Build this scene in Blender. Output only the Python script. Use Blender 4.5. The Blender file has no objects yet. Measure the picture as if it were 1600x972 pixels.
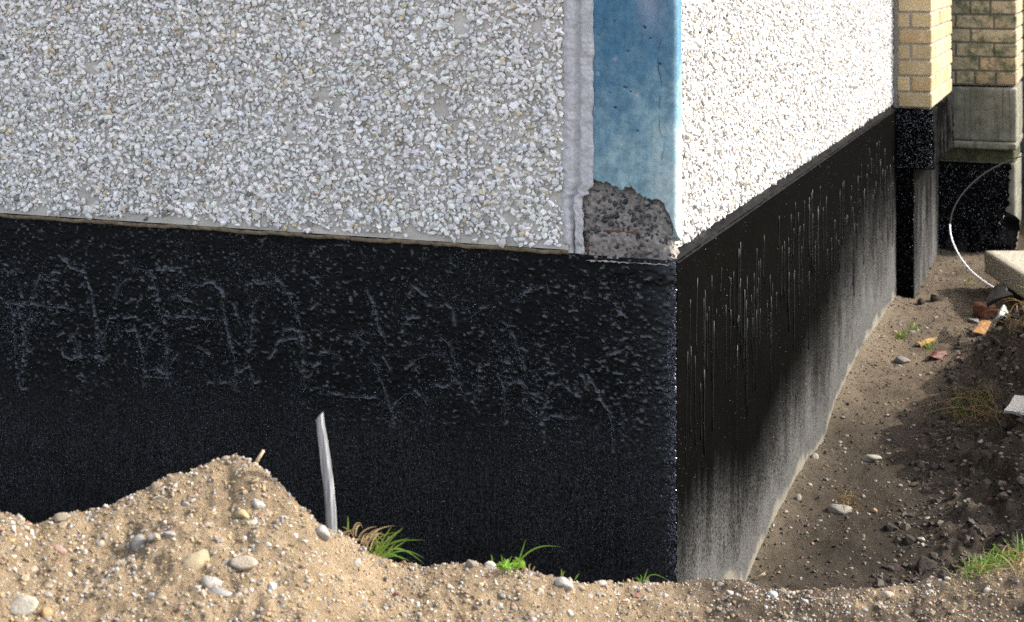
import bpy, math, random
import numpy as np
from mathutils import Matrix, Vector, Euler

rng = np.random.default_rng(7)
random.seed(7)
S = bpy.context.scene
COL = S.collection

# ------------------------------------------------------------------ camera
F, CX, HY, CH = 2562.0, 800.0, -69.0, 2.2      # focal length in photo pixels, principal column, horizon row, eye height
cam_d = bpy.data.cameras.new('camera')
cam = bpy.data.objects.new('camera', cam_d)
COL.objects.link(cam)
cam.location = (0, 0, CH)
cam.rotation_euler = (math.radians(90), 0, 0)
cam_d.sensor_width = 36
cam_d.sensor_fit = 'HORIZONTAL'
cam_d.lens = F / 1600 * 36
cam_d.shift_y = -(486 - HY) / 1600
cam_d.clip_start = 0.05
cam_d.clip_end = 2000
cam_d.dof.use_dof = True
cam_d.dof.focus_distance = 5.3
cam_d.dof.aperture_fstop = 6.3
S.camera = cam

# ------------------------------------------------------------------ sun and sky
SUN_DIR = Vector((0.80, 0.06, 0.60)).normalized()      # towards the sun
elev = math.asin(SUN_DIR.z)
azim = math.atan2(SUN_DIR.x, SUN_DIR.y)
w = bpy.data.worlds.new('World')
S.world = w
w.use_nodes = True
nt = w.node_tree
sky = nt.nodes.new('ShaderNodeTexSky')
sky.sky_type = 'NISHITA'
sky.sun_disc = False
sky.sun_elevation = elev
sky.sun_rotation = azim
bg = nt.nodes['Background']
hz = nt.nodes.new('ShaderNodeHueSaturation')      # thin bright cloud veil: a paler sky all round
hz.inputs['Saturation'].default_value = 0.5
nt.links.new(sky.outputs[0], hz.inputs['Color'])
nt.links.new(hz.outputs[0], bg.inputs[0])
bg.inputs[1].default_value = 0.15
sky.air_density = 0.8
sky.dust_density = 2.5
sky.ozone_density = 0.6
sd = bpy.data.lights.new('sun', 'SUN')
sd.energy = 2.0
sd.angle = math.radians(0.6)
sd.color = (1.0, 0.93, 0.82)
so = bpy.data.objects.new('sun', sd)
so.rotation_euler = SUN_DIR.to_track_quat('Z', 'Y').to_euler()
so.location = (10, 2, 12)
COL.objects.link(so)
S.view_settings.view_transform = 'Standard'
S.view_settings.look = 'None'
S.view_settings.exposure = 1.9
S.cycles.use_denoising = False
S.view_settings.gamma = 1.0

# ------------------------------------------------------------------ numpy helpers
def hash2(ix, iy, seed):
    n = (ix.astype(np.int64) * 374761393 + iy.astype(np.int64) * 668265263 + seed * 974634777) & 0xffffffff
    n = ((n ^ (n >> 13)) * 1274126177) & 0xffffffff
    n = ((n ^ (n >> 16)) * 2246822519) & 0xffffffff
    return ((n ^ (n >> 15)) & 0xffff) / 65535.0

def vn(x, y, seed=0):
    x0 = np.floor(x); y0 = np.floor(y)
    fx = x - x0; fy = y - y0
    fx = fx * fx * (3 - 2 * fx); fy = fy * fy * (3 - 2 * fy)
    a = hash2(x0, y0, seed); b = hash2(x0 + 1, y0, seed)
    c = hash2(x0, y0 + 1, seed); d = hash2(x0 + 1, y0 + 1, seed)
    return (a + (b - a) * fx) * (1 - fy) + (c + (d - c) * fx) * fy - 0.5

def fbm(x, y, size, octaves=3, seed=0, gain=0.5):
    r = 0; amp = 1.0; s = 1.0 / size
    for k in range(octaves):
        r = r + amp * vn(x * s + 13.7 * k, y * s - 7.3 * k, seed + k)
        amp *= gain; s *= 2.03
    return r

def sstep(e0, e1, x):
    t = np.clip((x - e0) / (e1 - e0), 0, 1)
    return t * t * (3 - 2 * t)

def smax(a, b, k):
    h = np.clip(0.5 + 0.5 * (a - b) / k, 0, 1)
    return b * (1 - h) + a * h + k * h * (1 - h)

def smin(a, b, k):
    return -smax(-a, -b, k)

# ------------------------------------------------------------------ object helpers
def tag(o, label=None, cat=None, group=None, kind=None):
    if label: o['label'] = label
    if cat: o['category'] = cat
    if group: o['group'] = group
    if kind: o['kind'] = kind
    return o

def empty(name, loc):
    o = bpy.data.objects.new(name, None)
    o.empty_display_size = 0.2
    o.location = loc
    COL.objects.link(o)
    return o

def link(name, me, parent=None):
    """links a mesh whose points are world points (or whose matrix will be set afterwards)"""
    o = bpy.data.objects.new(name, me)
    COL.objects.link(o)
    if parent is not None:
        o.parent = parent
        p = parent
        off = Vector((0, 0, 0))
        if p.type == 'EMPTY':
            off = Vector(p.location)
        o.matrix_parent_inverse = Matrix.Translation(-off)
    return o

def mesh_np(name, V, Fc, mats, smooth=True, attrs=None, mat_idx=None):
    V = np.asarray(V, dtype=np.float32).reshape(-1, 3)
    Fc = np.asarray(Fc, dtype=np.int32)
    n, k = Fc.shape
    me = bpy.data.meshes.new(name)
    me.vertices.add(len(V)); me.vertices.foreach_set('co', V.ravel())
    me.loops.add(n * k); me.loops.foreach_set('vertex_index', Fc.ravel())
    me.polygons.add(n)
    me.polygons.foreach_set('loop_start', np.arange(n, dtype=np.int32) * k)
    if not isinstance(mats, (list, tuple)): mats = [mats]
    for m in mats: me.materials.append(m)
    me.polygons.foreach_set('use_smooth', np.full(n, smooth, dtype=bool))
    if mat_idx is not None: me.polygons.foreach_set('material_index', np.asarray(mat_idx, dtype=np.int32))
    for an, av in (attrs or {}).items():
        av = np.asarray(av, dtype=np.float32)
        if av.ndim == 1:
            a = me.attributes.new(an, 'FLOAT', 'POINT'); a.data.foreach_set('value', av)
        else:
            if av.shape[1] == 3: av = np.c_[av, np.ones(len(av))].astype(np.float32)
            a = me.attributes.new(an, 'FLOAT_COLOR', 'POINT'); a.data.foreach_set('color', av.ravel())
    me.update(calc_edges=True)
    me.validate()
    return me

def mesh_py(name, V, Fc, mats, smooth=False, mat_idx=None):
    me = bpy.data.meshes.new(name)
    me.from_pydata([tuple(v) for v in V], [], [tuple(f) for f in Fc])
    if not isinstance(mats, (list, tuple)): mats = [mats]
    for m in mats: me.materials.append(m)
    for i, p in enumerate(me.polygons):
        p.use_smooth = smooth
        if mat_idx: p.material_index = mat_idx[i]
    me.update()
    return me

def grid_faces(nu, nv, flip=False):
    i = np.arange(nu * nv).reshape(nu, nv)
    f = np.stack([i[:-1, :-1], i[1:, :-1], i[1:, 1:], i[:-1, 1:]], -1).reshape(-1, 4)
    return f[:, ::-1] if flip else f

class MB:
    """collects shapes for one mesh"""
    def __init__(s): s.v = []; s.f = []
    def add(s, V, Fc):
        n = len(s.v); s.v += [tuple(v) for v in V]; s.f += [tuple(i + n for i in f) for f in Fc]
    def box(s, fn, a0, a1, b0, b1, c0, c1):
        P = [fn(a, b, c) for a in (a0, a1) for b in (b0, b1) for c in (c0, c1)]
        s.add(P, [(0, 1, 3, 2), (4, 6, 7, 5), (0, 4, 5, 1), (2, 3, 7, 6), (0, 2, 6, 4), (1, 5, 7, 3)])
    def tube(s, pts, radii, n=6, cap=True):
        pts = [Vector(p) for p in pts]
        rings = []
        for i, p in enumerate(pts):
            d = (pts[min(i + 1, len(pts) - 1)] - pts[max(i - 1, 0)]).normalized()
            u = d.orthogonal().normalized() if i == 0 else (u - d * u.dot(d)).normalized()
            v = d.cross(u)
            rings.append([p + (u * math.cos(2 * math.pi * k / n) + v * math.sin(2 * math.pi * k / n)) * radii[i] for k in range(n)])
        V = [q for r in rings for q in r]
        Fc = [(i * n + k, i * n + (k + 1) % n, (i + 1) * n + (k + 1) % n, (i + 1) * n + k) for i in range(len(pts) - 1) for k in range(n)]
        if cap: Fc += [tuple(range(n))[::-1], tuple((len(pts) - 1) * n + k for k in range(n))]
        s.add(V, Fc)
    def mesh(s, name, mat, smooth=False): return mesh_py(name, s.v, s.f, mat, smooth)

# ------------------------------------------------------------------ materials
def mat(name):
    m = bpy.data.materials.new(name)
    m.use_nodes = True
    t = m.node_tree
    b = t.nodes['Principled BSDF']
    return m, t, b

def N(t, typ, **kw):
    n = t.nodes.new(typ)
    for k, v in kw.items(): setattr(n, k, v)
    return n

def noise(t, scale, detail=4, rough=0.55, vec=None, stretch=None):
    n = N(t, 'ShaderNodeTexNoise')
    n.inputs['Scale'].default_value = scale
    n.inputs['Detail'].default_value = detail
    n.inputs['Roughness'].default_value = rough
    g = N(t, 'ShaderNodeNewGeometry')
    src = g.outputs['Position']
    if vec == 'object':
        src = N(t, 'ShaderNodeTexCoord').outputs['Object']
    if stretch:
        mp = N(t, 'ShaderNodeMapping'); mp.inputs['Scale'].default_value = stretch
        t.links.new(src, mp.inputs[0]); src = mp.outputs[0]
    t.links.new(src, n.inputs['Vector'])
    return n.outputs['Fac']

def ramp(t, fac, stops):
    r = N(t, 'ShaderNodeValToRGB')
    e = r.color_ramp.elements
    while len(e) < len(stops): e.new(0.5)
    for i, (p, c) in enumerate(stops):
        e[i].position = p
        e[i].color = (c, c, c, 1) if not isinstance(c, tuple) else (*c, 1)
    t.links.new(fac, r.inputs[0])
    return r.outputs[0]

def mix(t, a, b, fac, mode='MIX'):
    m = N(t, 'ShaderNodeMix', data_type='RGBA', blend_type=mode)
    for sock, val in ((m.inputs[0], fac), (m.inputs[6], a), (m.inputs[7], b)):
        if hasattr(val, 'is_linked') or hasattr(val, 'links'): t.links.new(val, sock)
        elif isinstance(val, tuple): sock.default_value = (*val, 1)
        else: sock.default_value = val
    return m.outputs[2]

def attr(t, name):
    a = N(t, 'ShaderNodeAttribute', attribute_name=name)
    return a

def math_n(t, op, a, b=None, c=None):
    m = N(t, 'ShaderNodeMath', operation=op)
    for i, v in enumerate((a, b, c)):
        if v is None: continue
        if hasattr(v, 'links'): t.links.new(v, m.inputs[i])
        else: m.inputs[i].default_value = v
    return m.outputs[0]

def bump(t, b, h, strength, dist):
    n = N(t, 'ShaderNodeBump')
    n.inputs['Strength'].default_value = strength
    n.inputs['Distance'].default_value = dist
    t.links.new(h, n.inputs['Height'])
    t.links.new(n.outputs[0], b.inputs['Normal'])

def simple(name, color, rough=0.8, var=0.35, scale=60, bmp=0.4, dist=0.002, spec=0.3, stretch=None, detail=5):
    m, t, b = mat(name)
    f = noise(t, scale, detail, stretch=stretch)
    c = mix(t, tuple(x * (1 - var) for x in color), tuple(min(1, x * (1 + var)) for x in color), ramp(t, f, [(0.25, 0.0), (0.75, 1.0)]))
    t.links.new(c, b.inputs['Base Color'])
    b.inputs['Roughness'].default_value = rough
    b.inputs['Specular IOR Level'].default_value = spec
    bump(t, b, f, bmp, dist)
    return m

# crushed stone, colour from a point attribute or from the object's own colour
def stone_mat(name, src):
    m, t, b = mat(name)
    if src == 'attr': c = attr(t, 'tint').outputs['Color']
    else: c = N(t, 'ShaderNodeObjectInfo').outputs['Color']
    f = noise(t, 220, 3)
    c = mix(t, c, ramp(t, f, [(0.25, 0.62), (0.7, 1.0)]), 0.6, 'MULTIPLY')
    if src == 'obj':
        c = mix(t, c, (0.22, 0.175, 0.12), ramp(t, noise(t, 75, 5, 0.7), [(0.44, 0.0), (0.62, 0.7)]))
    t.links.new(c, b.inputs['Base Color'])
    b.inputs['Roughness'].default_value = 0.7
    b.inputs['Specular IOR Level'].default_value = 0.35
    bump(t, b, f, 0.25 if src == 'attr' else 0.6, 0.001 if src == 'attr' else 0.003)
    return m
M_stone = stone_mat('stone_by_point', 'attr')
M_stone_o = stone_mat('stone_by_object', 'obj')
M_chip_o = stone_mat('chip_by_object', 'chip')

# cement mortar behind the chips
m, t, b = mat('panel_mortar'); M_mortar = m
f1 = noise(t, 9, 5); f2 = noise(t, 160, 4)
c = mix(t, (0.40, 0.38, 0.343), (0.58, 0.553, 0.505), ramp(t, f1, [(0.3, 0.0), (0.7, 1.0)]))
c = mix(t, c, ramp(t, f2, [(0.3, 0.7), (0.7, 1.0)]), 0.7, 'MULTIPLY')
t.links.new(c, b.inputs['Base Color']); b.inputs['Roughness'].default_value = 0.9
b.inputs['Specular IOR Level'].default_value = 0.2
bump(t, b, f2, 0.6, 0.003)

# bitumen: glossy where thick, with cement dust and splashed sand towards the foot (attribute dust)
def tar_mat(name, rough0, dusty, grit_scale=330, grit=0.8, dist=0.0025, base=(0.010, 0.0098, 0.0095), spec=0.45):
    m, t, b = mat(name)
    g = noise(t, grit_scale, 3, 0.6)
    big = noise(t, 7, 4)
    col = mix(t, tuple(x * 0.7 for x in base), tuple(x * 1.5 for x in base), big)
    r = ramp(t, big, [(0.3, rough0), (0.7, min(1, rough0 + 0.2))])
    d = attr(t, 'dust').outputs['Fac']
    streak = noise(t, 120, 4, 0.65, stretch=(1, 1, 0.05))
    speck = noise(t, 170, 4, 0.75, stretch=(1, 1, 0.6))
    k = math_n(t, 'ADD', math_n(t, 'MULTIPLY', math_n(t, 'SUBTRACT', streak, 0.5), 1.2), math_n(t, 'MULTIPLY', math_n(t, 'SUBTRACT', speck, 0.5), 5.5))
    dd = math_n(t, 'MULTIPLY_ADD', k, math_n(t, 'MULTIPLY', math_n(t, 'MULTIPLY', d, math_n(t, 'SUBTRACT', 1.15, d)), 3.0), d)
    dd = math_n(t, 'MAXIMUM', math_n(t, 'MINIMUM', dd, 1.0), 0.0)
    tone = ramp(t, d, [(0.0, (0.05, 0.05, 0.05)), (0.80, (0.105, 0.104, 0.101)), (0.97, (0.20, 0.185, 0.153))])
    col = mix(t, col, tone, dd)
    t.links.new(col, b.inputs['Base Color'])
    gl = attr(t, 'gloss').outputs['Fac']                 # fresh thick bitumen is glossier than the thin old coat
    t.links.new(math_n(t, 'MULTIPLY_ADD', gl, 0.75, spec), b.inputs['Specular IOR Level'])
    rg = math_n(t, 'MAXIMUM', r, math_n(t, 'MULTIPLY', dd, 0.95))
    t.links.new(math_n(t, 'MULTIPLY', rg, math_n(t, 'MULTIPLY_ADD', gl, -0.5, 1.0)), b.inputs['Roughness'])
    b.inputs['Specular Tint'].default_value = (0.84, 0.90, 1.0, 1)
    bump(t, b, g, grit, dist)
    return m
M_tar = tar_mat('bitumen_left', 0.45, 0, 300, 0.5, 0.0028, base=(0.0035, 0.0035, 0.0035), spec=0.10)
M_tar_r = tar_mat('bitumen_right', 0.5, 1, 200, 0.35, 0.0018, base=(0.0020, 0.0019, 0.0017), spec=0.004)
M_tar_d = tar_mat('bitumen_drip', 0.22, 0, 120, 0.3, 0.002, base=(0.004, 0.004, 0.004), spec=0.5)
M_drip = tar_mat('bitumen_run', 0.3, 0, 120, 0.3, 0.002, base=(0.003, 0.003, 0.003), spec=0.4)
M_tar_d.node_tree.nodes['Principled BSDF'].inputs['IOR'].default_value = 2.3
M_tar_d.node_tree.nodes['Principled BSDF'].inputs['Specular Tint'].default_value = (0.80, 0.87, 1.0, 1)
M_bead = tar_mat('bitumen_ridge', 0.30, 0, 160, 0.5, 0.003, base=(0.003, 0.003, 0.003), spec=0.5)
M_bead.node_tree.nodes['Principled BSDF'].inputs['IOR'].default_value = 1.7
M_bead.node_tree.nodes['Principled BSDF'].inputs['Specular Tint'].default_value = (0.78, 0.86, 1.0, 1)

# blue paint over concrete (attributes: worn 0..1 upper to lower paint, bare 0..1 broken concrete)
m, t, b = mat('blue_paint'); M_blue = m
worn = attr(t, 'worn').outputs['Fac']; bare = attr(t, 'bare').outputs['Fac']
n1 = noise(t, 16, 6, 0.65); n2 = noise(t, 420, 3, 0.7); n3 = noise(t, 45, 5, 0.7)
k = math_n(t, 'ADD', worn, math_n(t, 'MULTIPLY', math_n(t, 'SUBTRACT', n1, 0.5), 1.5))
c = ramp(t, k, [(0.05, (0.075, 0.185, 0.285)), (0.45, (0.135, 0.25, 0.33)), (0.8, (0.265, 0.40, 0.445)), (1.0, (0.37, 0.475, 0.49))])
c = mix(t, c, ramp(t, n3, [(0.35, 0.6), (0.6, 1.0)]), 0.7, 'MULTIPLY')
c = mix(t, c, ramp(t, noise(t, 40, 4, 0.7, stretch=(1, 1, 0.08)), [(0.35, 0.75), (0.6, 1.05)]), 0.5, 'MULTIPLY')
c = mix(t, c, (0.50, 0.55, 0.60), ramp(t, n2, [(0.62, 0.0), (0.75, 0.55)]))
pink = attr(t, 'pink').outputs['Fac']
c = mix(t, c, (0.50, 0.42, 0.47), math_n(t, 'MULTIPLY', pink, ramp(t, n2, [(0.4, 0.0), (0.6, 0.5)])))
cc = ramp(t, noise(t, 70, 5, 0.7), [(0.3, (0.12, 0.108, 0.098)), (0.7, (0.30, 0.278, 0.255))])
c = mix(t, c, cc, bare)
c = mix(t, c, (0.06, 0.055, 0.05), attr(t, 'crack').outputs['Fac'])
t.links.new(c, b.inputs['Base Color']); b.inputs['Roughness'].default_value = 0.9
b.inputs['Specular IOR Level'].default_value = 0.12
bump(t, b, math_n(t, 'ADD', n2, n3), 0.6, 0.003)

# joint filler
m, t, b = mat('joint_filler'); M_joint = m
n1 = noise(t, 30, 6, 0.7); n2 = noise(t, 260, 3, 0.7)
c = ramp(t, n1, [(0.25, (0.31, 0.305, 0.315)), (0.7, (0.50, 0.495, 0.515))])
c = mix(t, c, ramp(t, n2, [(0.3, 0.72), (0.6, 1.0)]), 0.6, 'MULTIPLY')
c = mix(t, c, (0.12, 0.11, 0.10), attr(t, 'crack').outputs['Fac'])
t.links.new(c, b.inputs['Base Color']); b.inputs['Roughness'].default_value = 0.7
bump(t, b, n2, 0.4, 0.002)

# yellow brick; object colour gives each brick its own tone, alpha-free
m, t, b = mat('yellow_brick'); M_brick = m
oc = N(t, 'ShaderNodeObjectInfo')
n1 = noise(t, 14, 5, 0.65); n2 = noise(t, 140, 4, 0.7)
c = mix(t, oc.outputs['Color'], ramp(t, n2, [(0.25, 0.68), (0.6, 1.0)]), 0.8, 'MULTIPLY')
c = mix(t, c, (0.50, 0.42, 0.30), ramp(t, n1, [(0.48, 0.0), (0.7, 0.5)]))
t.links.new(c, b.inputs['Base Color']); b.inputs['Roughness'].default_value = 0.85
b.inputs['Specular IOR Level'].default_value = 0.2
bump(t, b, n2, 0.5, 0.003)
# weathered brick of the pier: moss and soot blotches
m, t, b = mat('mossy_brick'); M_brick2 = m
oc = N(t, 'ShaderNodeObjectInfo')
n1 = noise(t, 7, 5, 0.7); n2 = noise(t, 120, 4, 0.7); n3 = noise(t, 22, 5, 0.7)
c = mix(t, oc.outputs['Color'], ramp(t, n2, [(0.25, 0.6), (0.6, 1.0)]), 0.8, 'MULTIPLY')
c = mix(t, c, (0.10, 0.09, 0.08), ramp(t, n3, [(0.50, 0.0), (0.64, 0.75)]))
c = mix(t, c, (0.035, 0.065, 0.035), ramp(t, n1, [(0.47, 0.0), (0.62, 0.85)]))
t.links.new(c, b.inputs['Base Color']); b.inputs['Roughness'].default_value = 0.9
b.inputs['Specular IOR Level'].default_value = 0.2
bump(t, b, n2, 0.5, 0.003)
M_bmortar = simple('brick_mortar', (0.24, 0.225, 0.20), 0.95, 0.35, 90, 0.6, 0.003)
M_bmortar2 = simple('dark_mortar', (0.13, 0.125, 0.105), 0.95, 0.5, 60, 0.6, 0.003)

# mossy concrete block
m, t, b = mat('mossy_concrete'); M_block = m
n1 = noise(t, 6, 6, 0.65); n2 = noise(t, 70, 5, 0.7); n3 = noise(t, 35, 4, 0.6, stretch=(1, 1, 0.05))
c = ramp(t, n1, [(0.3, (0.085, 0.085, 0.057)), (0.5, (0.16, 0.155, 0.115)), (0.7, (0.24, 0.225, 0.18))])
c = mix(t, c, ramp(t, n2, [(0.3, 0.55), (0.6, 1.0)]), 0.7, 'MULTIPLY')
c = mix(t, c, (0.05, 0.05, 0.042), ramp(t, n3, [(0.52, 0.0), (0.64, 0.75)]))
t.links.new(c, b.inputs['Base Color']); b.inputs['Roughness'].default_value = 0.9
bump(t, b, n2, 0.6, 0.006)
M_moss = simple('moss_ledge', (0.055, 0.056, 0.028), 0.95, 0.7, 30, 0.8, 0.008)
M_slab = simple('slab_concrete', (0.30, 0.275, 0.22), 0.9, 0.45, 35, 0.6, 0.006)
M_rust = simple('rusty_steel', (0.12, 0.055, 0.038), 0.8, 0.5, 120, 0.5, 0.002)
M_core = simple('plain_concrete', (0.36, 0.35, 0.33), 0.9, 0.25, 20, 0.4, 0.004)
M_lime = simple('grimy_lime', (0.26, 0.245, 0.22), 0.9, 0.6, 70, 0.5, 0.003)
M_white = simple('white_lime', (0.46, 0.43, 0.38), 0.85, 0.35, 90, 0.4, 0.002)

# soil: colour from the ground's own soil attribute
m, t, b = mat('soil'); M_soil = m
a = attr(t, 'soil').outputs['Color']
n1 = noise(t, 26, 6, 0.7); n2 = noise(t, 240, 4, 0.75); n3 = noise(t, 75, 5, 0.7)
c = mix(t, a, ramp(t, n2, [(0.28, 0.45), (0.5, 0.95), (0.72, 1.25)]), 0.9, 'MULTIPLY')
c = mix(t, c, ramp(t, n1, [(0.3, 0.62), (0.65, 1.1)]), 0.8, 'MULTIPLY')
c = mix(t, c, ramp(t, n3, [(0.3, 0.65), (0.55, 1.05)]), 0.6, 'MULTIPLY')
t.links.new(c, b.inputs['Base Color']); b.inputs['Roughness'].default_value = 0.95
b.inputs['Specular IOR Level'].default_value = 0.15
hb = math_n(t, 'ADD', n2, math_n(t, 'MULTIPLY', n3, 1.5))
bump(t, b, hb, 0.9, 0.006)

# grey split wood
m, t, b = mat('weathered_wood'); M_wood = m
n1 = noise(t, 90, 4, 0.6, stretch=(1, 1, 0.05)); n2 = noise(t, 25, 4, 0.6, stretch=(1, 1, 0.25))
c = ramp(t, n1, [(0.3, (0.045, 0.045, 0.047)), (0.5, (0.17, 0.174, 0.182)), (0.7, (0.36, 0.365, 0.375))])
c = mix(t, c, (0.24, 0.19, 0.13), ramp(t, n2, [(0.58, 0.0), (0.75, 0.4)]))
t.links.new(c, b.inputs['Base Color']); b.inputs['Roughness'].default_value = 0.75
bump(t, b, n1, 0.7, 0.004)

def leafy(name, c0, c1, scale=40):
    m, t, b = mat(name)
    f = noise(t, scale, 3)
    tint = attr(t, 'tint').outputs['Color']
    c = mix(t, c0, c1, ramp(t, f, [(0.3, 0.0), (0.7, 1.0)]))
    c = mix(t, c, tint, 1.0, 'MULTIPLY')
    t.links.new(c, b.inputs['Base Color'])
    b.inputs['Roughness'].default_value = 0.5
    b.inputs['Specular IOR Level'].default_value = 0.35
    tr = N(t, 'ShaderNodeBsdfTranslucent'); t.links.new(c, tr.inputs[0])
    ms = N(t, 'ShaderNodeMixShader'); ms.inputs[0].default_value = 0.3
    t.links.new(b.outputs[0], ms.inputs[1]); t.links.new(tr.outputs[0], ms.inputs[2])
    t.links.new(ms.outputs[0], t.nodes['Material Output'].inputs[0])
    return m
M_grass = leafy('grass_blade', (0.10, 0.22, 0.03), (0.17, 0.30, 0.05))
M_straw = leafy('dry_blade', (0.30, 0.22, 0.11), (0.42, 0.33, 0.18))
M_leaf_y = simple('ochre_leaf', (0.30, 0.19, 0.06), 0.7, 0.5, 60, 0.3, 0.002)
M_leaf_o = simple('orange_tile', (0.26, 0.135, 0.05), 0.85, 0.6, 40, 0.4, 0.003)
M_leaf_r = simple('red_leaf', (0.085, 0.022, 0.014), 0.6, 0.4, 50, 0.3, 0.002)
M_redbrick = simple('brown_brick', (0.15, 0.065, 0.038), 0.9, 0.45, 45, 0.6, 0.004)
M_blackboard = simple('tarred_board', (0.012, 0.011, 0.010), 0.7, 0.4, 40, 0.4, 0.003)
M_cable_w = simple('pale_cable', (0.72, 0.72, 0.71), 0.35, 0.05, 30, 0.05, 0.001, 0.5)
M_cable_shade = simple('shaded_cable', (0.010, 0.010, 0.011), 0.75, 0.15, 30, 0.05, 0.001, 0.1)  # upper length of the white cable, porch shadow put into the colour
M_clod = simple('dark_clod', (0.028, 0.023, 0.018), 0.95, 0.5, 70, 0.9, 0.008)
M_plastic = simple('crumpled_sheet', (0.33, 0.32, 0.30), 0.5, 0.3, 30, 0.5, 0.004)

# ------------------------------------------------------------------ the building's own axes
P0 = np.array([0.515, 5.13])
DR = np.array([0.345, 0.938]); DR = DR / np.linalg.norm(DR)      # along the sunlit right wall
DL = np.array([-DR[1], DR[0]])                                   # along the shaded left wall
def W(p, q, z):
    """building plan to world: p metres to the left along the left wall (so -p is outwards from the right wall), q metres back along the right wall"""
    return (P0[0] + p * DL[0] + q * DR[0], P0[1] + p * DL[1] + q * DR[1], z)
def Wn(p, q, z):
    p, q, z = np.broadcast_arrays(p, q, z)
    return np.stack([P0[0] + p * DL[0] + q * DR[0], P0[1] + p * DL[1] + q * DR[1], z], -1)
def AB(X, Y):
    dx = X - P0[0]; dy = Y - P0[1]
    return -(dx * DL[0] + dy * DL[1]), dx * DR[0] + dy * DR[1]    # A outwards from the right wall, B along it
def on_left(px, py, q=0.0):
    """point of the left wall plane seen at a photo pixel -> (p, z)"""
    u = (np.asarray(px, float) - CX) / F
    o = P0 + q * DR
    p = (o[1] * u - o[0]) / (DL[0] - u * DL[1])
    Yd = o[1] + p * DL[1]
    return p, CH - (np.asarray(py, float) - HY) / F * Yd
def on_right(px, py, p=0.0):
    u = (np.asarray(px, float) - CX) / F
    o = P0 + p * DL
    q = (o[0] - u * o[1]) / (u * DR[1] - DR[0])
    Yd = o[1] + q * DR[1]
    return q, CH - (np.asarray(py, float) - HY) / F * Yd
def at(px, py, Y):
    return np.array([(px - CX) / F * Y, Y, CH - (py - HY) / F * Y])

ZP = 1.25        # lower edge of the wall panels
ROT_L = math.atan2(DL[1], DL[0])

# ------------------------------------------------------------------ GROUND
crest = np.array([(-300, 760), (-100, 792), (0, 800), (30, 806), (52, 818), (75, 812), (95, 806), (120, 800), (150, 797), (200, 776), (230, 762), (260, 744), (300, 734),
                  (335, 719), (360, 714), (385, 716), (402, 724), (425, 747), (450, 768), (480, 802), (500, 822), (530, 834), (560, 852), (590, 868),
                  (620, 878), (660, 887), (700, 883), (740, 880), (770, 884), (800, 890), (840, 897), (880, 905), (920, 910), (960, 908), (1000, 910),
                  (1040, 912), (1080, 907), (1110, 903), (1150, 905), (1170, 912), (1200, 922), (1230, 925), (1260, 922), (1300, 922), (1340, 922),
                  (1380, 920), (1420, 912), (1450, 903), (1480, 898), (1520, 888), (1560, 878), (1600, 870), (1700, 855), (1900, 840)], float)
cdist = np.array([(-300, 3.3), (0, 3.25), (150, 3.35), (360, 3.5), (480, 3.4), (600, 3.5), (880, 3.6), (960, 3.85), (1100, 4.0), (1250, 3.95), (1450, 4.0), (1600, 4.1), (1900, 4.2)], float)
_x = np.arange(-300, 1901, 10.0)
_y = np.interp(_x, crest[:, 0], crest[:, 1])
_k = np.exp(-(np.arange(-15, 16) / 7.0) ** 2); _k /= _k.sum()
crest_s = (_x, np.convolve(np.pad(_y, 15, mode='edge'), _k, mode='valid'))
wall_px = np.array([(1100, 930), (1165, 908), (1215, 800), (1262, 715), (1288, 690), (1300, 640), (1322, 590), (1345, 545), (1395, 468)], float)
_q, _z = on_right(wall_px[:, 0], wall_px[:, 1])

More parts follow.
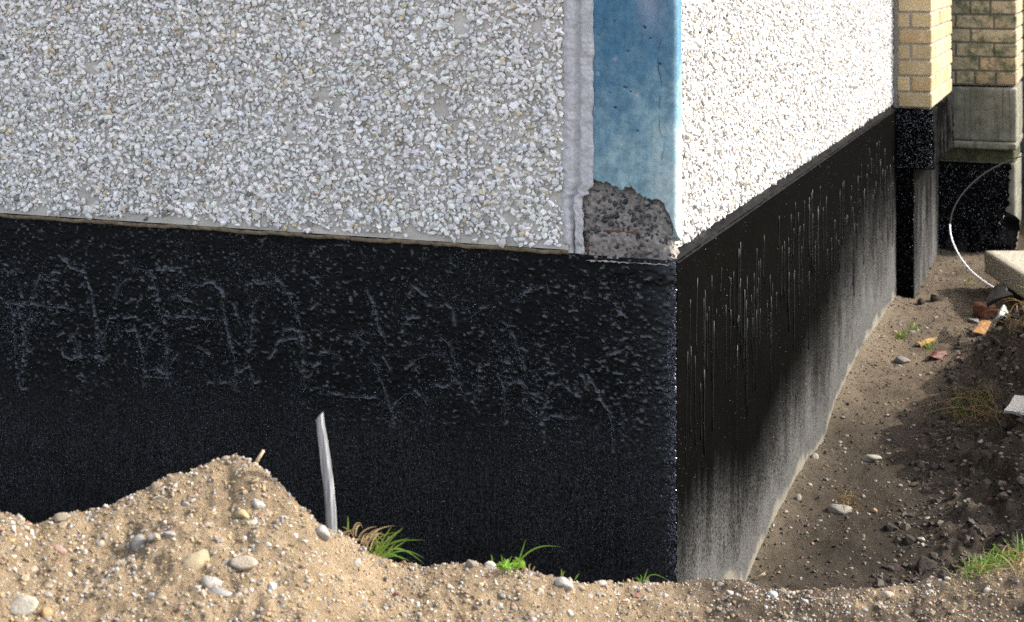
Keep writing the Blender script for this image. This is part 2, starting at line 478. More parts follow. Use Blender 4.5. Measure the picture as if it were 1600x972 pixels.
def ground_h(X, Y, detail=True):
    X = np.asarray(X, float); Y = np.asarray(Y, float)
    A, B = AB(X, Y)
    floor = -0.14 + 0.035 * np.clip(B, 0, 9)
    zc = np.interp(B, _q, _z)
    floor = floor + (zc - floor) * np.exp(-np.clip(A, 0, 9) / 0.11) * (B > 0.5) * (B < 5.8) * (A > -0.3)
    s = np.interp(B, [-1, 0, 1, 2.2, 3.2, 4.2, 4.9, 8], [0.33, 0.33, 0.34, 0.52, 0.9, 0.85, 0.28, 0.2])
    At = np.interp(B, [0, 1.2, 2.2, 3.2, 4.4, 5, 8], [0.66, 0.62, 0.56, 0.5, 0.52, 0.6, 0.8])
    x = (A - At) / 0.06
    bank = s * 0.06 * np.where(x > 20, x, np.log1p(np.exp(np.clip(x, -30, 20))))
    x2 = (A - 1.12) / 0.06
    ex = np.interp(B, [-1, 3.0, 4.2, 5, 9], [0.55, 0.6, 0.45, 0.15, 0.1])
    bank = bank + ex * 0.06 * np.where(x2 > 20, x2, np.log1p(np.exp(np.clip(x2, -30, 20))))
    base = floor + bank
    base = base + 0.34 * np.exp(-((A - 0.95) ** 2 / 0.06 + (B - 8.0) ** 2 / 0.5))
    grade = np.interp(B, [-3, 2.5, 4.5, 6, 12], [0.80, 0.80, 0.62, 0.55, 0.6])
    base = smin(base, grade, 0.1)
    base = np.where(A < -4, np.maximum(base, np.minimum(0.7, -0.14 + (-A - 4) * 0.6)), base)
    Yp = np.maximum(Y, 1.2)
    px = np.clip(CX + F * X / Yp, -280, 1880)
    wob = 5 * vn(px / 23.0, px * 0 + 1.5, 5) + 4 * vn(px / 9.0, px * 0 + 3.5, 6)
    yc = np.interp(px, crest[:, 0], crest[:, 1]) + wob
    Yc = np.interp(px, cdist[:, 0], cdist[:, 1])
    zc = CH - (yc - HY) / F * Yc
    ycs = np.interp(px, crest_s[0], crest_s[1])
    zcs = CH - (ycs - HY) / F * Yc
    kf = sstep(0.0, 0.22, Yc - Y)
    zcf = zc * (1 - kf) + np.minimum(zcs, zc + 0.03) * kf
    sf = np.interp(px, [0, 400, 900, 1200, 1600], [0.30, 0.34, 0.24, 0.20, 0.20])
    zf = smax(zcf - sf * (Yc - Y), np.full_like(zc, 0.58), 0.12)
    zb = zc - 0.95 * (Y - Yc)
    mound = smin(zf, zb, 0.018) + 0.004
    h = smax(mound, base, 0.03)
    h = np.where(Y < 1.4, np.maximum(h, 0.62), h)
    if detail:
        mw = np.clip((mound - base) / 0.05, 0, 1)
        bk = sstep(0.0, 0.25, A - At) * (1 - mw) * (1 - sstep(5.0, 6.0, B))
        n1 = fbm(X, Y, 0.16, 3, 11); n2 = fbm(X, Y, 0.035, 3, 21); n3 = fbm(X, Y, 0.012, 2, 31)
        cl = np.maximum(fbm(X, Y, 0.07, 2, 51), 0.0)
        front = mw * sstep(0.02, 0.12, Yc - Y)
        h = h + mw * (0.032 * n1 * front + (0.004 + 0.012 * front) * n2 + 0.006 * n3)
        h = h + (1 - mw) * (0.020 * n1 + 0.008 * n2 + 0.004 * n3)
        h = h + bk * (0.10 * n1 + 0.09 * cl + 0.035 * n2)
    return h

def soil_col(X, Y):
    A, B = AB(X, Y)
    px = CX + F * X / np.maximum(Y, 1.2)
    Yc = np.interp(px, cdist[:, 0], cdist[:, 1])
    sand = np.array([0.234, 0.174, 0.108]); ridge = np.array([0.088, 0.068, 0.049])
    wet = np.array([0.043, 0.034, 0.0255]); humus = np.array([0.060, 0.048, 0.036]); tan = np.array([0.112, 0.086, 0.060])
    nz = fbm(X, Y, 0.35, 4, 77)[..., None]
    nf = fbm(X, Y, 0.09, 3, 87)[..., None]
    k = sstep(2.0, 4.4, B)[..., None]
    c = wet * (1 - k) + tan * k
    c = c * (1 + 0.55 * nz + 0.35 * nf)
    At = np.interp(B, [0, 1.2, 2.2, 3.2, 4.4, 5, 8], [0.66, 0.62, 0.56, 0.5, 0.52, 0.6, 0.8])
    kb = (sstep(-0.06, 0.16, A - At + 0.12 * nz[..., 0]) * (1 - sstep(4.8, 5.6, B)))[..., None]
    c = c * (1 - kb) + humus * (1 + 0.9 * nf) * kb
    kw = (np.exp(-np.clip(A, 0, 9) / 0.09) * (A > -0.2) * (B > 0))[..., None] * 0.5
    c = c * (1 - kw) + np.array([0.20, 0.165, 0.115]) * kw
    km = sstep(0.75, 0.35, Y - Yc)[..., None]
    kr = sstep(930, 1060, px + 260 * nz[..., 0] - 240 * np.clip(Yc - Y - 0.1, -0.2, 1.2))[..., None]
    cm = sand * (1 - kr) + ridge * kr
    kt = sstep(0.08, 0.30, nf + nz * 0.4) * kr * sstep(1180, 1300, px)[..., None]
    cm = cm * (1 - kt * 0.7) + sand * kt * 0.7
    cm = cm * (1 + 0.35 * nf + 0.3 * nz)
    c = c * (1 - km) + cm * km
    return np.clip(c, 0.012, 0.6)

us = np.concatenate([[-60, -12, -4, -1.6, -0.9, -0.6, -0.48], np.linspace(-0.39, 0.39, 480), [0.48, 0.6, 0.9, 1.6, 4, 12, 60]])
Ys = np.concatenate([np.array([1.2, 1.6, 2.0, 2.3, 2.55]), np.linspace(2.75, 4.25, 225), np.exp(np.linspace(np.log(4.27), np.log(13.5), 300)), [14.5, 16, 20, 30, 60, 150, 400]])
UU, YY = np.meshgrid(us, Ys, indexing='ij')
XX = UU * YY
ZZ = ground_h(XX, YY)
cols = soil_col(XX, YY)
GV = np.stack([XX, YY, ZZ], -1).reshape(-1, 3)
gf = grid_faces(len(us), len(Ys))
# the rest of the sheet, behind the camera
edge = np.arange(len(us)) * len(Ys)
n0 = len(GV)
back = np.stack([np.linspace(-400, 400, len(us)), np.full(len(us), -400.0), np.full(len(us), 0.7)], -1)
GV = np.r_[GV, back]
bf = np.stack([n0 + np.arange(len(us) - 1), n0 + np.arange(1, len(us)), edge[1:], edge[:-1]], -1)
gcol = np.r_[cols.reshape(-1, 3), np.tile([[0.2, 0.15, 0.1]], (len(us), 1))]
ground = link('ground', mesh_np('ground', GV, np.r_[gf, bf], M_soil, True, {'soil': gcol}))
tag(ground, kind='structure')

# ------------------------------------------------------------------ BUILDING
bld = empty('apartment_building', W(0, 0, 0))
tag(bld, 'pebble-dashed apartment block corner with blue corner strip and black tarred plinth', 'building')

def hf(name, U, V, H, fn, matl, parent, attrs=None, flip=False, smooth=True):
    """a relief panel: fn(U, V, H) gives world points"""
    UU, VV = np.meshgrid(U, V, indexing='ij')
    P = fn(UU, VV, H)
    at_ = {k: np.asarray(v).reshape(-1) for k, v in (attrs or {}).items()}
    return link(name, mesh_np(name, P.reshape(-1, 3), grid_faces(len(U), len(V), flip), matl, smooth, at_), parent)

# core behind all the facings (closed body up to the roof)
mb = MB(); mb.box(W, 0.06, 9, 0.06, 12, -0.4, 8.6)
core = link('wall_core', mb.mesh('wall_core', M_core), bld)
mb = MB(); mb.box(W, -0.25, 9.25, -0.25, 12.2, 8.6, 8.8)
link('roof', mb.mesh('roof', M_core), bld)

# ---- black plinth under the left wall: brushed bitumen with its strokes as relief
def seg_ridge(H, PU, PV, pts, wd, amp, seed):
    for (x0, y0), (x1, y1) in zip(pts[:-1], pts[1:]):
        m_ = 4 * wd
        i0, i1 = np.searchsorted(PU, [min(x0, x1) - m_, max(x0, x1) + m_])
        j0, j1 = np.searchsorted(PV, [min(y0, y1) - m_, max(y0, y1) + m_])
        if i1 <= i0 or j1 <= j0: continue
        X, Y = np.meshgrid(PU[i0:i1], PV[j0:j1], indexing='ij')
        wx = X + 0.010 * vn(X / 0.03, Y / 0.03, seed) + 0.006 * vn(X / 0.009, Y / 0.009, seed + 3)
        wy = Y + 0.010 * vn(X / 0.03, Y / 0.03, seed + 1) + 0.006 * vn(X / 0.009, Y / 0.009, seed + 4)
        dx, dy = x1 - x0, y1 - y0
        L2 = dx * dx + dy * dy + 1e-9
        tt = np.clip(((wx - x0) * dx + (wy - y0) * dy) / L2, 0, 1)
        d = np.hypot(wx - x0 - tt * dx, wy - y0 - tt * dy)
        lump = np.clip(0.6 + 2.4 * vn(X / 0.026, Y / 0.026, seed + 2), 0.0, 1.5)
        r = amp * lump * np.exp(-(d / wd) ** 2)
        H[i0:i1, j0:j1] = np.maximum(H[i0:i1, j0:j1], r)

z4 = [[(125, 660), (140, 480), (170, 250), (205, 160)], [(225, 188), (290, 190)], [(255, 158), (300, 150)],
      [(320, 75), (340, 115), (420, 150), (455, 240), (480, 400), (490, 550), (515, 605), (550, 560)],
      [(30, 300), (65, 335), (75, 480), (80, 590), (105, 740), (135, 735)], [(90, 310), (115, 420), (125, 600), (115, 740)],
      [(40, 300), (200, 315), (360, 330)], [(130, 500), (165, 380), (210, 350)], [(0, 430), (40, 400), (60, 390)],
      [(320, 570), (370, 590), (430, 570)], [(330, 460), (380, 475), (400, 560)], [(480, 570), (515, 610)],
      [(500, 560), (530, 460), (550, 380), (580, 375)], [(580, 330), (585, 240), (620, 190), (650, 180)],
      [(670, 130), (720, 130), (770, 170), (785, 260), (800, 340), (825, 400), (835, 560), (840, 720)],
      [(620, 385), (650, 380)], [(590, 400), (605, 480)], [(640, 440), (680, 440), (710, 520), (725, 640), (725, 750)],
      [(725, 560), (745, 480), (790, 425)], [(730, 675), (820, 670)], [(740, 640), (780, 625), (820, 660)],
      [(830, 365), (1000, 378), (1125, 388)],
      [(855, 300), (880, 260), (940, 210), (1000, 215), (1070, 195), (1110, 240), (1125, 380), (1150, 480), (1185, 620), (1180, 740)],
      [(850, 740), (855, 610), (890, 560)], [(880, 260), (960, 300)], [(990, 520), (1050, 555)],
      [(1180, 740), (1190, 650), (1240, 620), (1275, 700), (1310, 690)], [(1170, 310), (1195, 380), (1200, 420)],
      [(1230, 600), (1250, 520), (1275, 300), (1300, 260)], [(1270, 185), (1300, 200), (1390, 205), (1420, 200)],
      [(1390, 190), (1440, 260), (1485, 340), (1505, 430), (1515, 560), (1525, 715), (1570, 640), (1600, 600)],
      [(1340, 580), (1360, 570), (1400, 495), (1480, 480)], [(1420, 440), (1500, 440)], [(1480, 600), (1525, 680)],
      [(1040, 700), (1140, 705)], [(1560, 330), (1590, 300)], [(10, 140), (60, 150), (100, 130)], [(790, 135), (870, 140)]]
z5 = [[(220, 160), (250, 230), (275, 320), (305, 400)], [(150, 372), (270, 370)], [(170, 375), (230, 420)],
      [(240, 500), (270, 520), (295, 600), (325, 700), (345, 745), (380, 680), (440, 640), (500, 690), (520, 715)], [(345, 745), (345, 850)],
      [(300, 480), (340, 550)], [(395, 350), (420, 300), (470, 295)], [(450, 150), (500, 190)], [(430, 180), (470, 155)],
      [(500, 240), (550, 245), (580, 240)], [(605, 220), (630, 270), (640, 330)], [(710, 310), (740, 265), (790, 250)],
      [(570, 380), (610, 410), (640, 500), (660, 530)], [(540, 460), (600, 480), (630, 550), (650, 600)],
      [(530, 640), (540, 610), (580, 630), (640, 600), (665, 610)], [(665, 610), (690, 690)], [(410, 540), (470, 490), (500, 480)],
      [(880, 320), (920, 390), (950, 470), (970, 570)], [(910, 210), (980, 170), (1060, 150)], [(750, 530), (760, 660)],
      [(780, 520), (800, 510)], [(840, 545), (870, 620), (880, 700), (880, 800)], [(820, 525), (900, 495)],
      [(900, 620), (940, 590), (980, 640)], [(960, 690), (1000, 740), (1040, 780), (1080, 700), (1110, 560)], [(1010, 690), (1040, 650), (1060, 690)],
      [(1110, 630), (1150, 605), (1200, 640), (1230, 680)], [(1240, 570), (1275, 640), (1280, 580), (1310, 630), (1330, 690), (1365, 740)],
      [(1060, 940), (1055, 800), (1090, 760)], [(1110, 770), (1220, 775)], [(1390, 930), (1395, 820), (1370, 740)], [(1390, 470), (1450, 440)],
      [(0, 480), (30, 470), (60, 455), (100, 490)], [(0, 650), (80, 665), (290, 680)]]
strokes = [[(x / 3.2, 380 + y / 3.2) for x, y in s_] for s_ in z4] + [[(500 + x / 3.038, 400 + y / 3.038) for x, y in s_] for s_ in z5]

PU = np.concatenate([np.linspace(0.0, 2.62, 690), np.linspace(2.64, 4.6, 60), [6, 9]])
PV = np.concatenate([np.linspace(-0.35, 0.22, 20), np.linspace(0.225, ZP - 0.004, 270)])
U_, V_ = np.meshgrid(PU, PV, indexing='ij')
H = np.zeros_like(U_)
beads = MB(); r2 = random.Random(3)
def bead(pz, rad, seg=0.010):
    '''an uneven raised bead of bitumen along a brush stroke, broken here and there'''
    P_ = []
    for (x0, y0), (x1, y1) in zip(pz[:-1], pz[1:]):
        m_ = max(1, int(math.hypot(x1 - x0, y1 - y0) / seg))
        P_ += [(x0 + (x1 - x0) * i / m_, y0 + (y1 - y0) * i / m_) for i in range(m_)]
    P_.append(pz[-1])
    P_ = np.array(P_)
    for _ in range(2):
        if len(P_) > 3: P_[1:-1] = 0.25 * P_[:-2] + 0.5 * P_[1:-1] + 0.25 * P_[2:]
    run = []; 
    for i, (x, y) in enumerate(P_):
        if r2.random() < 0.2 and len(run) > 2: 
            _flush(run, rad); run = []
        run.append((x + r2.uniform(-.0035, .0035), y + r2.uniform(-.003, .003)))
    _flush(run, rad)
def _flush(run, rad):
    if len(run) < 2: return
    rr = [rad * r2.uniform(0.5, 1.35) for _ in run]; rr[0] *= 0.4; rr[-1] *= 0.5
    beads.tube([W(x, -0.0022 - 0.3 * q_, y) for (x, y), q_ in zip(run, rr)], rr, 5)
for k, s_ in enumerate(strokes):
    pz = [tuple(float(v) for v in on_left(x, y)) for x, y in s_]
    seg_ridge(H, PU, PV, pz, 0.0056, 0.0044, 100 + k); bead(pz, 0.0022)
    for (x0, y0), (x1, y1) in zip(pz[:-1], pz[1:]):          # smears and crumbs that follow each stroke
        for _ in range(int(math.hypot(x1 - x0, y1 - y0) / 0.010)):
            t_ = r2.random(); xx = x0 + (x1 - x0) * t_ + r2.gauss(0, 0.012); yy = y0 + (y1 - y0) * t_ + r2.gauss(0, 0.010)
            ln = r2.uniform(0.004, 0.016); a_ = r2.gauss(0, 0.6)
            bead([(xx, yy), (xx - ln * 0.5, yy + ln * 0.3), (xx - ln, yy + ln * a_ * 0.5)], r2.uniform(0.0008, 0.0026), 0.005)
# more brush dabs of the same kind, beyond and between the large ones
for k in range(1700):
    p_ = r2.uniform(0.02, 3.4); zz = r2.uniform(0.50, 1.22)
    ln = r2.uniform(0.004, 0.022)
    if k % 4 == 0: p_ = abs(r2.gauss(0.12, 0.09)) + 0.01; zz = r2.uniform(0.35, 1.2); ln *= 0.5; a_ = r2.gauss(0, 0.5)
    bead([(p_, zz), (p_ - ln * 0.5, zz + ln * 0.25 + ln * a_ * 0.4), (p_ - ln, zz + ln * a_ * 0.5)], r2.uniform(0.0008, 0.0019), 0.006)
for k in range(8):     # strokes beyond the frame
    p_ = 2.6 + k * 0.24
    seg_ridge(H, PU, PV, [(p_, 0.75), (p_ - 0.03, 1.02), (p_ - 0.1, 1.08), (p_ - 0.15, 0.95), (p_ - 0.17, 0.72)], 0.006, 0.003, 700 + k)
H0 = H.copy()
gloss = np.clip(H / 0.0035, 0, 1)
thick = sstep(0.55, 0.8, V_ + 0.15 * fbm(U_, V_, 0.3, 2, 60))           # the upper coat is thicker and lumpier
rid = np.abs(fbm(U_, V_ * 1.3, 0.05, 3, 63))
H += thick * (0.006 * fbm(U_, V_, 0.12, 2, 61) + 0.0075 * np.maximum(fbm(U_, V_ * 1.5, 0.013, 2, 62) - 0.12, 0) + 0.0008 * np.exp(-(rid / 0.05) ** 2))
near = np.clip(H0 / 0.003, 0, 1)                                           # smears thicken beside the strokes
patch = np.clip(0.25 + 1.6 * fbm(U_, V_, 0.16, 2, 65), 0, 0.8) + 0.5 * sstep(0.32, 0.1, U_) * sstep(0.5, 0.75, V_) - 0.35 * sstep(1.08, 1.2, V_)
lump = np.maximum(fbm(U_, V_ * 1.4, 0.0125, 2, 64) - 0.325 + 0.16 * np.clip(patch, 0, 1) + 0.13 * near, 0) * thick
H += 0.014 * lump
gloss = np.maximum(gloss, np.clip(lump / 0.10, 0, 1))
H += 0.0006 * (rng.random(H.shape) - 0.5) * 2
corner = np.exp(-U_ / 0.045)                                              # rough bead along the corner
H += corner * (0.010 * np.maximum(vn(U_ / 0.012, V_ / 0.012, 70), -0.1) + 0.004)
H += 0.012 * np.exp(-((V_ - ZP + 0.05) / 0.03) ** 2) * sstep(0.24, 0.16, U_) * (0.6 + vn(U_ / 0.02, V_ / 0.02, 71))
H += 0.003 * np.exp(-((U_ - 0.185) / 0.004) ** 2)
plinth = hf('tarred_plinth', PU, PV, H, lambda u, v, h: Wn(u, -h, v), M_tar, bld, {'dust': np.clip(0.17 * sstep(0.85, 0.45, V_), 0, 1), 'gloss': np.maximum(gloss, 0.8 * corner)}, flip=False)
o = link('brush_ridges', beads.mesh('brush_ridges', M_bead, True), plinth); o['kind'] = 'stuff'
plinth['label'] = 'shaded black bitumen coat with brush strokes'

# ---- black plinth under the right wall: drips above, cement dust towards the foot
QU = np.concatenate([np.linspace(0.0, 2.0, 260), np.linspace(2.01, 5.48, 230)])
QV = np.linspace(-0.35, ZP - 0.004, 180)
U_, V_ = np.meshgrid(QU, QV, indexing='ij')
H = 0.004 * fbm(U_, V_, 0.25, 2, 80) + 0.0018 * fbm(U_, V_, 0.03, 3, 81) + 0.0005 * (rng.random(U_.shape) - 0.5)
H += np.exp(-U_ / 0.03) * 0.006 * np.maximum(vn(U_ / 0.014, V_ / 0.012, 82), -0.1)
base_z = np.interp(U_, _q, _z)
hgt = V_ - base_z
lim = np.interp(U_, [0, 0.8, 2.0, 3.2, 4.3, 5.0, 5.4], [0.42, 0.45, 0.52, 0.66, 0.84, 0.86, 0.72])
lim = lim + 0.20 * vn(U_ / 0.35, U_ * 0 + 2.2, 90) * sstep(1.5, 3.5, U_) + 0.07 * vn(U_ / 0.09, U_ * 0 + 5.1, 91) + 0.08 * vn(U_ / 0.03, U_ * 0 + 7.1, 93)
dust = np.clip(1.03 - hgt / lim, 0, 1) ** 1.35
dust = np.clip(dust + 0.3 * fbm(U_, V_ * 0.45, 0.14, 4, 92, 0.65) * sstep(0.05, 0.4, dust) * (1 - sstep(0.75, 1.0, dust)), 0, 1)
dust = np.minimum(dust, 0.80)
dust = np.maximum(dust, 0.97 * sstep(0.17, 0.0, hgt + 0.06 * fbm(U_, V_, 0.1, 2, 95)))
plr = hf('tarred_plinth', QU, QV, H, lambda u, v, h: Wn(-h, u, v), M_tar_r, bld, {'dust': dust}, flip=True)
plr['label'] = 'sunlit black bitumen coat with drips, dusted grey towards the ground'
# sloped tarred ledge on top of the right plinth
LU = np.linspace(0.0, 5.48, 700); LV = np.linspace(0, 1, 9)
U_, V_ = np.meshgrid(LU, LV, indexing='ij')
rough = 0.006 * fbm(U_, V_ * 0.06, 0.06, 4, 96, 0.6)
def ledge(u, v, h):
    pin = 0.045 * v - 0.006
    return Wn(pin, u, ZP - 0.012 + 0.034 * v + h * np.sin(np.pi * np.clip(v, 0, 1)) * 1.2 + 0.002 * fbm(u, v * 0.1, 0.05, 3, 98))
hf('tarred_ledge', LU, LV, rough, ledge, M_tar_r, plr, {'dust': np.clip(0.05 + 0.5 * fbm(U_, V_ * 0.05, 0.2, 3, 99) * sstep(0.2, 0.9, V_), 0, 0.2), 'gloss': U_ * 0 + 0.06}, flip=True)
# drips: long thin runs of bitumen
mb = MB()
r3 = random.Random(12)
for k in range(130):
    q = 0.08 + 5.3 * (k + r3.random()) / 130 if k % 3 else r3.uniform(0.1, 2.6)
    z1 = r3.uniform(0.78, 1.16); ln = r3.uniform(0.08, 0.42); rr = r3.uniform(0.0014, 0.0032)
    pts = []; rad = []
    nseg = 7
    dq = r3.uniform(-0.02, 0.02) - 0.02 * ln
    for i in range(nseg + 1):
        s_ = i / nseg
        pts.append(W(-0.0012 - rr * 0.25, q + dq * s_ + r3.uniform(-0.0025, 0.0025), z1 - ln * s_))
        rad.append(rr * (0.45 + 0.5 * r3.random()) if i < nseg else rr * 1.3)
    mb.tube(pts, rad, 5)
dr = link('tar_drips', mb.mesh('tar_drips', M_drip, True), plr)
dr['kind'] = 'stuff'

# ---- left wall panel
PZ1 = 8.6
PAN = -0.020                       # face of the left panel stands 20 mm proud
pu = np.concatenate([np.linspace(0.35, 2.9, 260), [3.5, 5, 9]]); pv = np.concatenate([np.linspace(ZP + 0.012, 2.45, 120), [4, PZ1]])
U_, V_ = np.meshgrid(pu, pv, indexing='ij')
H = 0.004 * fbm(U_, V_, 0.05, 3, 110)
pan = hf('pebble_panel', pu, pv, H, lambda u, v, h: Wn(u, PAN - h, v), M_mortar, bld, flip=False)
pan['label'] = 'shaded wall panel of grey mortar set with white stone chips'
# its worn lower lip
lv = np.linspace(0, 1, 7)
U_, V_ = np.meshgrid(pu, lv, indexing='ij')
def lip(u, v, h):
    ang = v * math.pi * 0.55
    return Wn(u, PAN + 0.012 - 0.012 * np.cos(ang) + 0.02 * np.clip(v - .8, 0, 1), ZP + 0.012 - 0.016 * np.sin(ang) - 0.003 + 0.005 * vn(u / 0.05, v * 0, 112) + 0.003 * vn(u / 0.015, v * 0, 113))
M_lip = simple('stained_lip', (0.19, 0.155, 0.105), 0.9, 0.6, 40, 0.6, 0.004)
hf('panel_lip', pu, lv, U_ * 0, lip, M_lip, pan, flip=True)

# ---- right wall panel
qu = np.concatenate([np.linspace(0.05, 5.50, 330)]); qv = np.concatenate([np.linspace(ZP + 0.012, 2.3, 90), [4, PZ1]])
U_, V_ = np.meshgrid(qu, qv, indexing='ij')
H = 0.004 * fbm(U_, V_, 0.05, 3, 120)
panr = hf('pebble_panel', qu, qv, H, lambda u, v, h: Wn(0.028 - h, u, v), M_mortar, bld, flip=True)
panr['label'] = 'sunlit wall panel thickly set with white stone chips'

# ---- stone chips (convex crushed stones)
ico_v = []
phi = (1 + 5 ** 0.5) / 2
for a_, b_ in ((1, phi), (-1, phi), (1, -phi), (-1, -phi)):
    ico_v += [(0, a_, b_), (a_, b_, 0), (b_, 0, a_)]
ico_v = np.array(ico_v) / math.hypot(1, phi)
def hull_faces(V):
    Fs = []
    n = len(V)
    for i in range(n):
        for j in range(i + 1, n):
            for k in range(j + 1, n):
                nn = np.cross(V[j] - V[i], V[k] - V[i]); d = (V - V[i]) @ nn
                if (d <= 1e-9).all(): Fs.append((i, j, k))
                elif (d >= -1e-9).all(): Fs.append((i, k, j))
    return np.array(Fs)
ico_f = hull_faces(ico_v)
def chip_shapes(n, jag, seed):
    r = np.random.default_rng(seed)
    out = []
    for k in range(n):
        V = ico_v * (1 + jag * (r.random((12, 1)) - 0.5) * 2)
        V = V + jag * 0.35 * (r.random((12, 3)) - 0.5)
        # cut two random facets flat for a crushed look
        for c_ in range(3):
            d = r.normal(size=3); d /= np.linalg.norm(d)
            s_ = V @ d
            V = V - np.outer(np.maximum(s_ - 0.55, 0), d)
        out.append(V)
    return out
CH_SH = chip_shapes(40, 0.24, 5)
PB_SH = chip_shapes(30, 0.10, 6)

def rotmats(n, r):
    q = r.normal(size=(n, 4)); q /= np.linalg.norm(q, axis=1)[:, None]
    w_, x, y, z = q.T
    return np.stack([np.stack([1 - 2 * (y * y + z * z), 2 * (x * y - z * w_), 2 * (x * z + y * w_)], -1),
                     np.stack([2 * (x * y + z * w_), 1 - 2 * (x * x + z * z), 2 * (y * z - x * w_)], -1),
                     np.stack([2 * (x * z - y * w_), 2 * (y * z + x * w_), 1 - 2 * (x * x + y * y)], -1)], 1)

def scatter_mesh(name, pos, scale3, R, tint, shapes, matl, r, smooth=False):
    """many small stones in one mesh; scale3 (n,3) in stone axes, R (n,3,3)"""
    n = len(pos)
    sh = np.stack(shapes)[r.integers(0, len(shapes), n)]          # n,12,3
    V = np.einsum('nij,nkj->nki', R, sh * scale3[:, None, :]) + pos[:, None, :]
    Fc = (ico_f[None] + 12 * np.arange(n)[:, None, None]).reshape(-1, 3)
    return mesh_np(name, V.reshape(-1, 3), Fc, matl, smooth, {'tint': np.repeat(tint, 12, 0)})

def chip_tints(n, r):
    v = r.normal(0.725, 0.11, n).clip(0.36, 0.86)[:, None]
    t_ = v * (np.array([1.0, 0.978, 0.94]) + 0.02 * r.normal(size=(n, 3)))
    k = r.random(n)
    t_[k < 0.10] *= np.array([0.90, 0.93, 1.0])
    t_[k > 0.965] *= np.array([0.80, 0.70, 0.52])
    t_[(k > 0.955) & (k < 0.965)] *= 0.32
    return t_.clip(0.03, 0.85)

def wall_chips(u0, u1, v0, v1, step, lo, hi, r, keep):
    U, V = np.meshgrid(np.arange(u0, u1, step), np.arange(v0, v1, step), indexing='ij')
    U = U + (r.random(U.shape) - 0.5) * step * 1.3; V = V + (r.random(U.shape) - 0.5) * step * 1.3
    U = U.ravel(); V = V.ravel()
    k = keep(U, V)
    U, V = U[k], V[k]
    n = len(U)
    sz = lo + (hi - lo) * r.random(n) ** 1.8
    asp = np.stack([np.ones(n), r.uniform(0.5, 0.95, n), r.uniform(0.4, 0.75, n)], -1)
    return U, V, sz, asp

# wall frames as rotation matrices: columns = (along, up, outwards)
ML = np.array([[DL[0], 0, -DR[0]], [DL[1], 0, -DR[1]], [0, 1, 0]])
MR = np.array([[DR[0], 0, -DL[0]], [DR[1], 0, -DL[1]], [0, 1, 0]])
def tilt(n, r, amt):
    """random spin in the wall plane followed by a tilt"""
    a = r.uniform(0, 2 * np.pi, n); z0 = np.zeros(n); o1 = np.ones(n)
    Rz = np.stack([np.stack([np.cos(a), -np.sin(a), z0], -1), np.stack([np.sin(a), np.cos(a), z0], -1), np.stack([z0, z0, o1], -1)], 1)
    b_ = r.normal(0, amt, n); c_ = r.normal(0, amt, n)
    Rx = np.stack([np.stack([o1, z0, z0], -1), np.stack([z0, np.cos(b_), -np.sin(b_)], -1), np.stack([z0, np.sin(b_), np.cos(b_)], -1)], 1)
    Ry = np.stack([np.stack([np.cos(c_), z0, np.sin(c_)], -1), np.stack([z0, o1, z0], -1), np.stack([-np.sin(c_), z0, np.cos(c_)], -1)], 1)
    return Ry @ Rx @ Rz

def keep_left(U, V):
    bare = fbm(U, V, 0.09, 3, 130)                     # here and there the mortar shows
    edge = (V < ZP + 0.045) & (rng.random(len(U)) < 0.5)
    return (bare > -0.40 - 0.15 * rng.random(len(U))) & ~edge
U, V, sz, asp = wall_chips(0.376, 2.95, ZP + 0.028, 2.2, 0.0128, 0.0066, 0.0185, rng, keep_left)
n = len(U)
R = ML[None] @ tilt(n, rng, 0.55)
pos = Wn(U, PAN - 0.002 - sz * asp[:, 2] * 0.36, V)
tint = chip_tints(n, rng)
big = np.argsort(-sz * (U < 2.6) * (V < 2.05))[:300]
rest = np.ones(n, bool); rest[big] = False
me = scatter_mesh('stone_chips', pos[rest], (sz[:, None] * asp)[rest], R[rest], tint[rest], CH_SH, M_stone, rng)
o = link('stone_chips', me, pan); o['kind'] = 'stuff'
chip_me = [mesh_np("chip", s_, ico_f, M_chip_o, False) for s_ in CH_SH[:16]]
def place(name, me, pos, R3, sc, color, parent=None):
    o = bpy.data.objects.new(name, me)
    COL.objects.link(o)
    if parent is not None: o.parent = parent
    Mx = Matrix(R3.tolist()).to_4x4() @ Matrix.Diagonal((*[float(x) for x in sc], 1))
    Mx.translation = Vector([float(x) for x in pos])
    o.matrix_basis = Mx
    if color is not None: o.color = (*[float(x) for x in color], 1)
    return o
for i in big:
    place('chip', random.choice(chip_me), pos[i], R[i], sz[i] * asp[i], tint[i], pan)

U, V, sz, asp = wall_chips(0.055, 5.50, ZP + 0.029, 2.05, 0.0155, 0.008, 0.0175, rng, lambda U, V: rng.random(len(U)) > 0.05)
n = len(U)
R = MR[None] @ tilt(n, rng, 0.32)
pos = Wn(0.027 - sz * asp[:, 2] * 0.28, U, V)
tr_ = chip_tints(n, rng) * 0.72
k_ = rng.random(n) < 0.035
tr_[k_] *= rng.uniform(0.35, 0.7, (k_.sum(), 1)) * np.array([1.0, 0.92, 0.8])
me = scatter_mesh('stone_chips', pos, sz[:, None] * asp, R, tr_, CH_SH, M_stone, rng)
o = link('stone_chips', me, panr); o['kind'] = 'stuff'

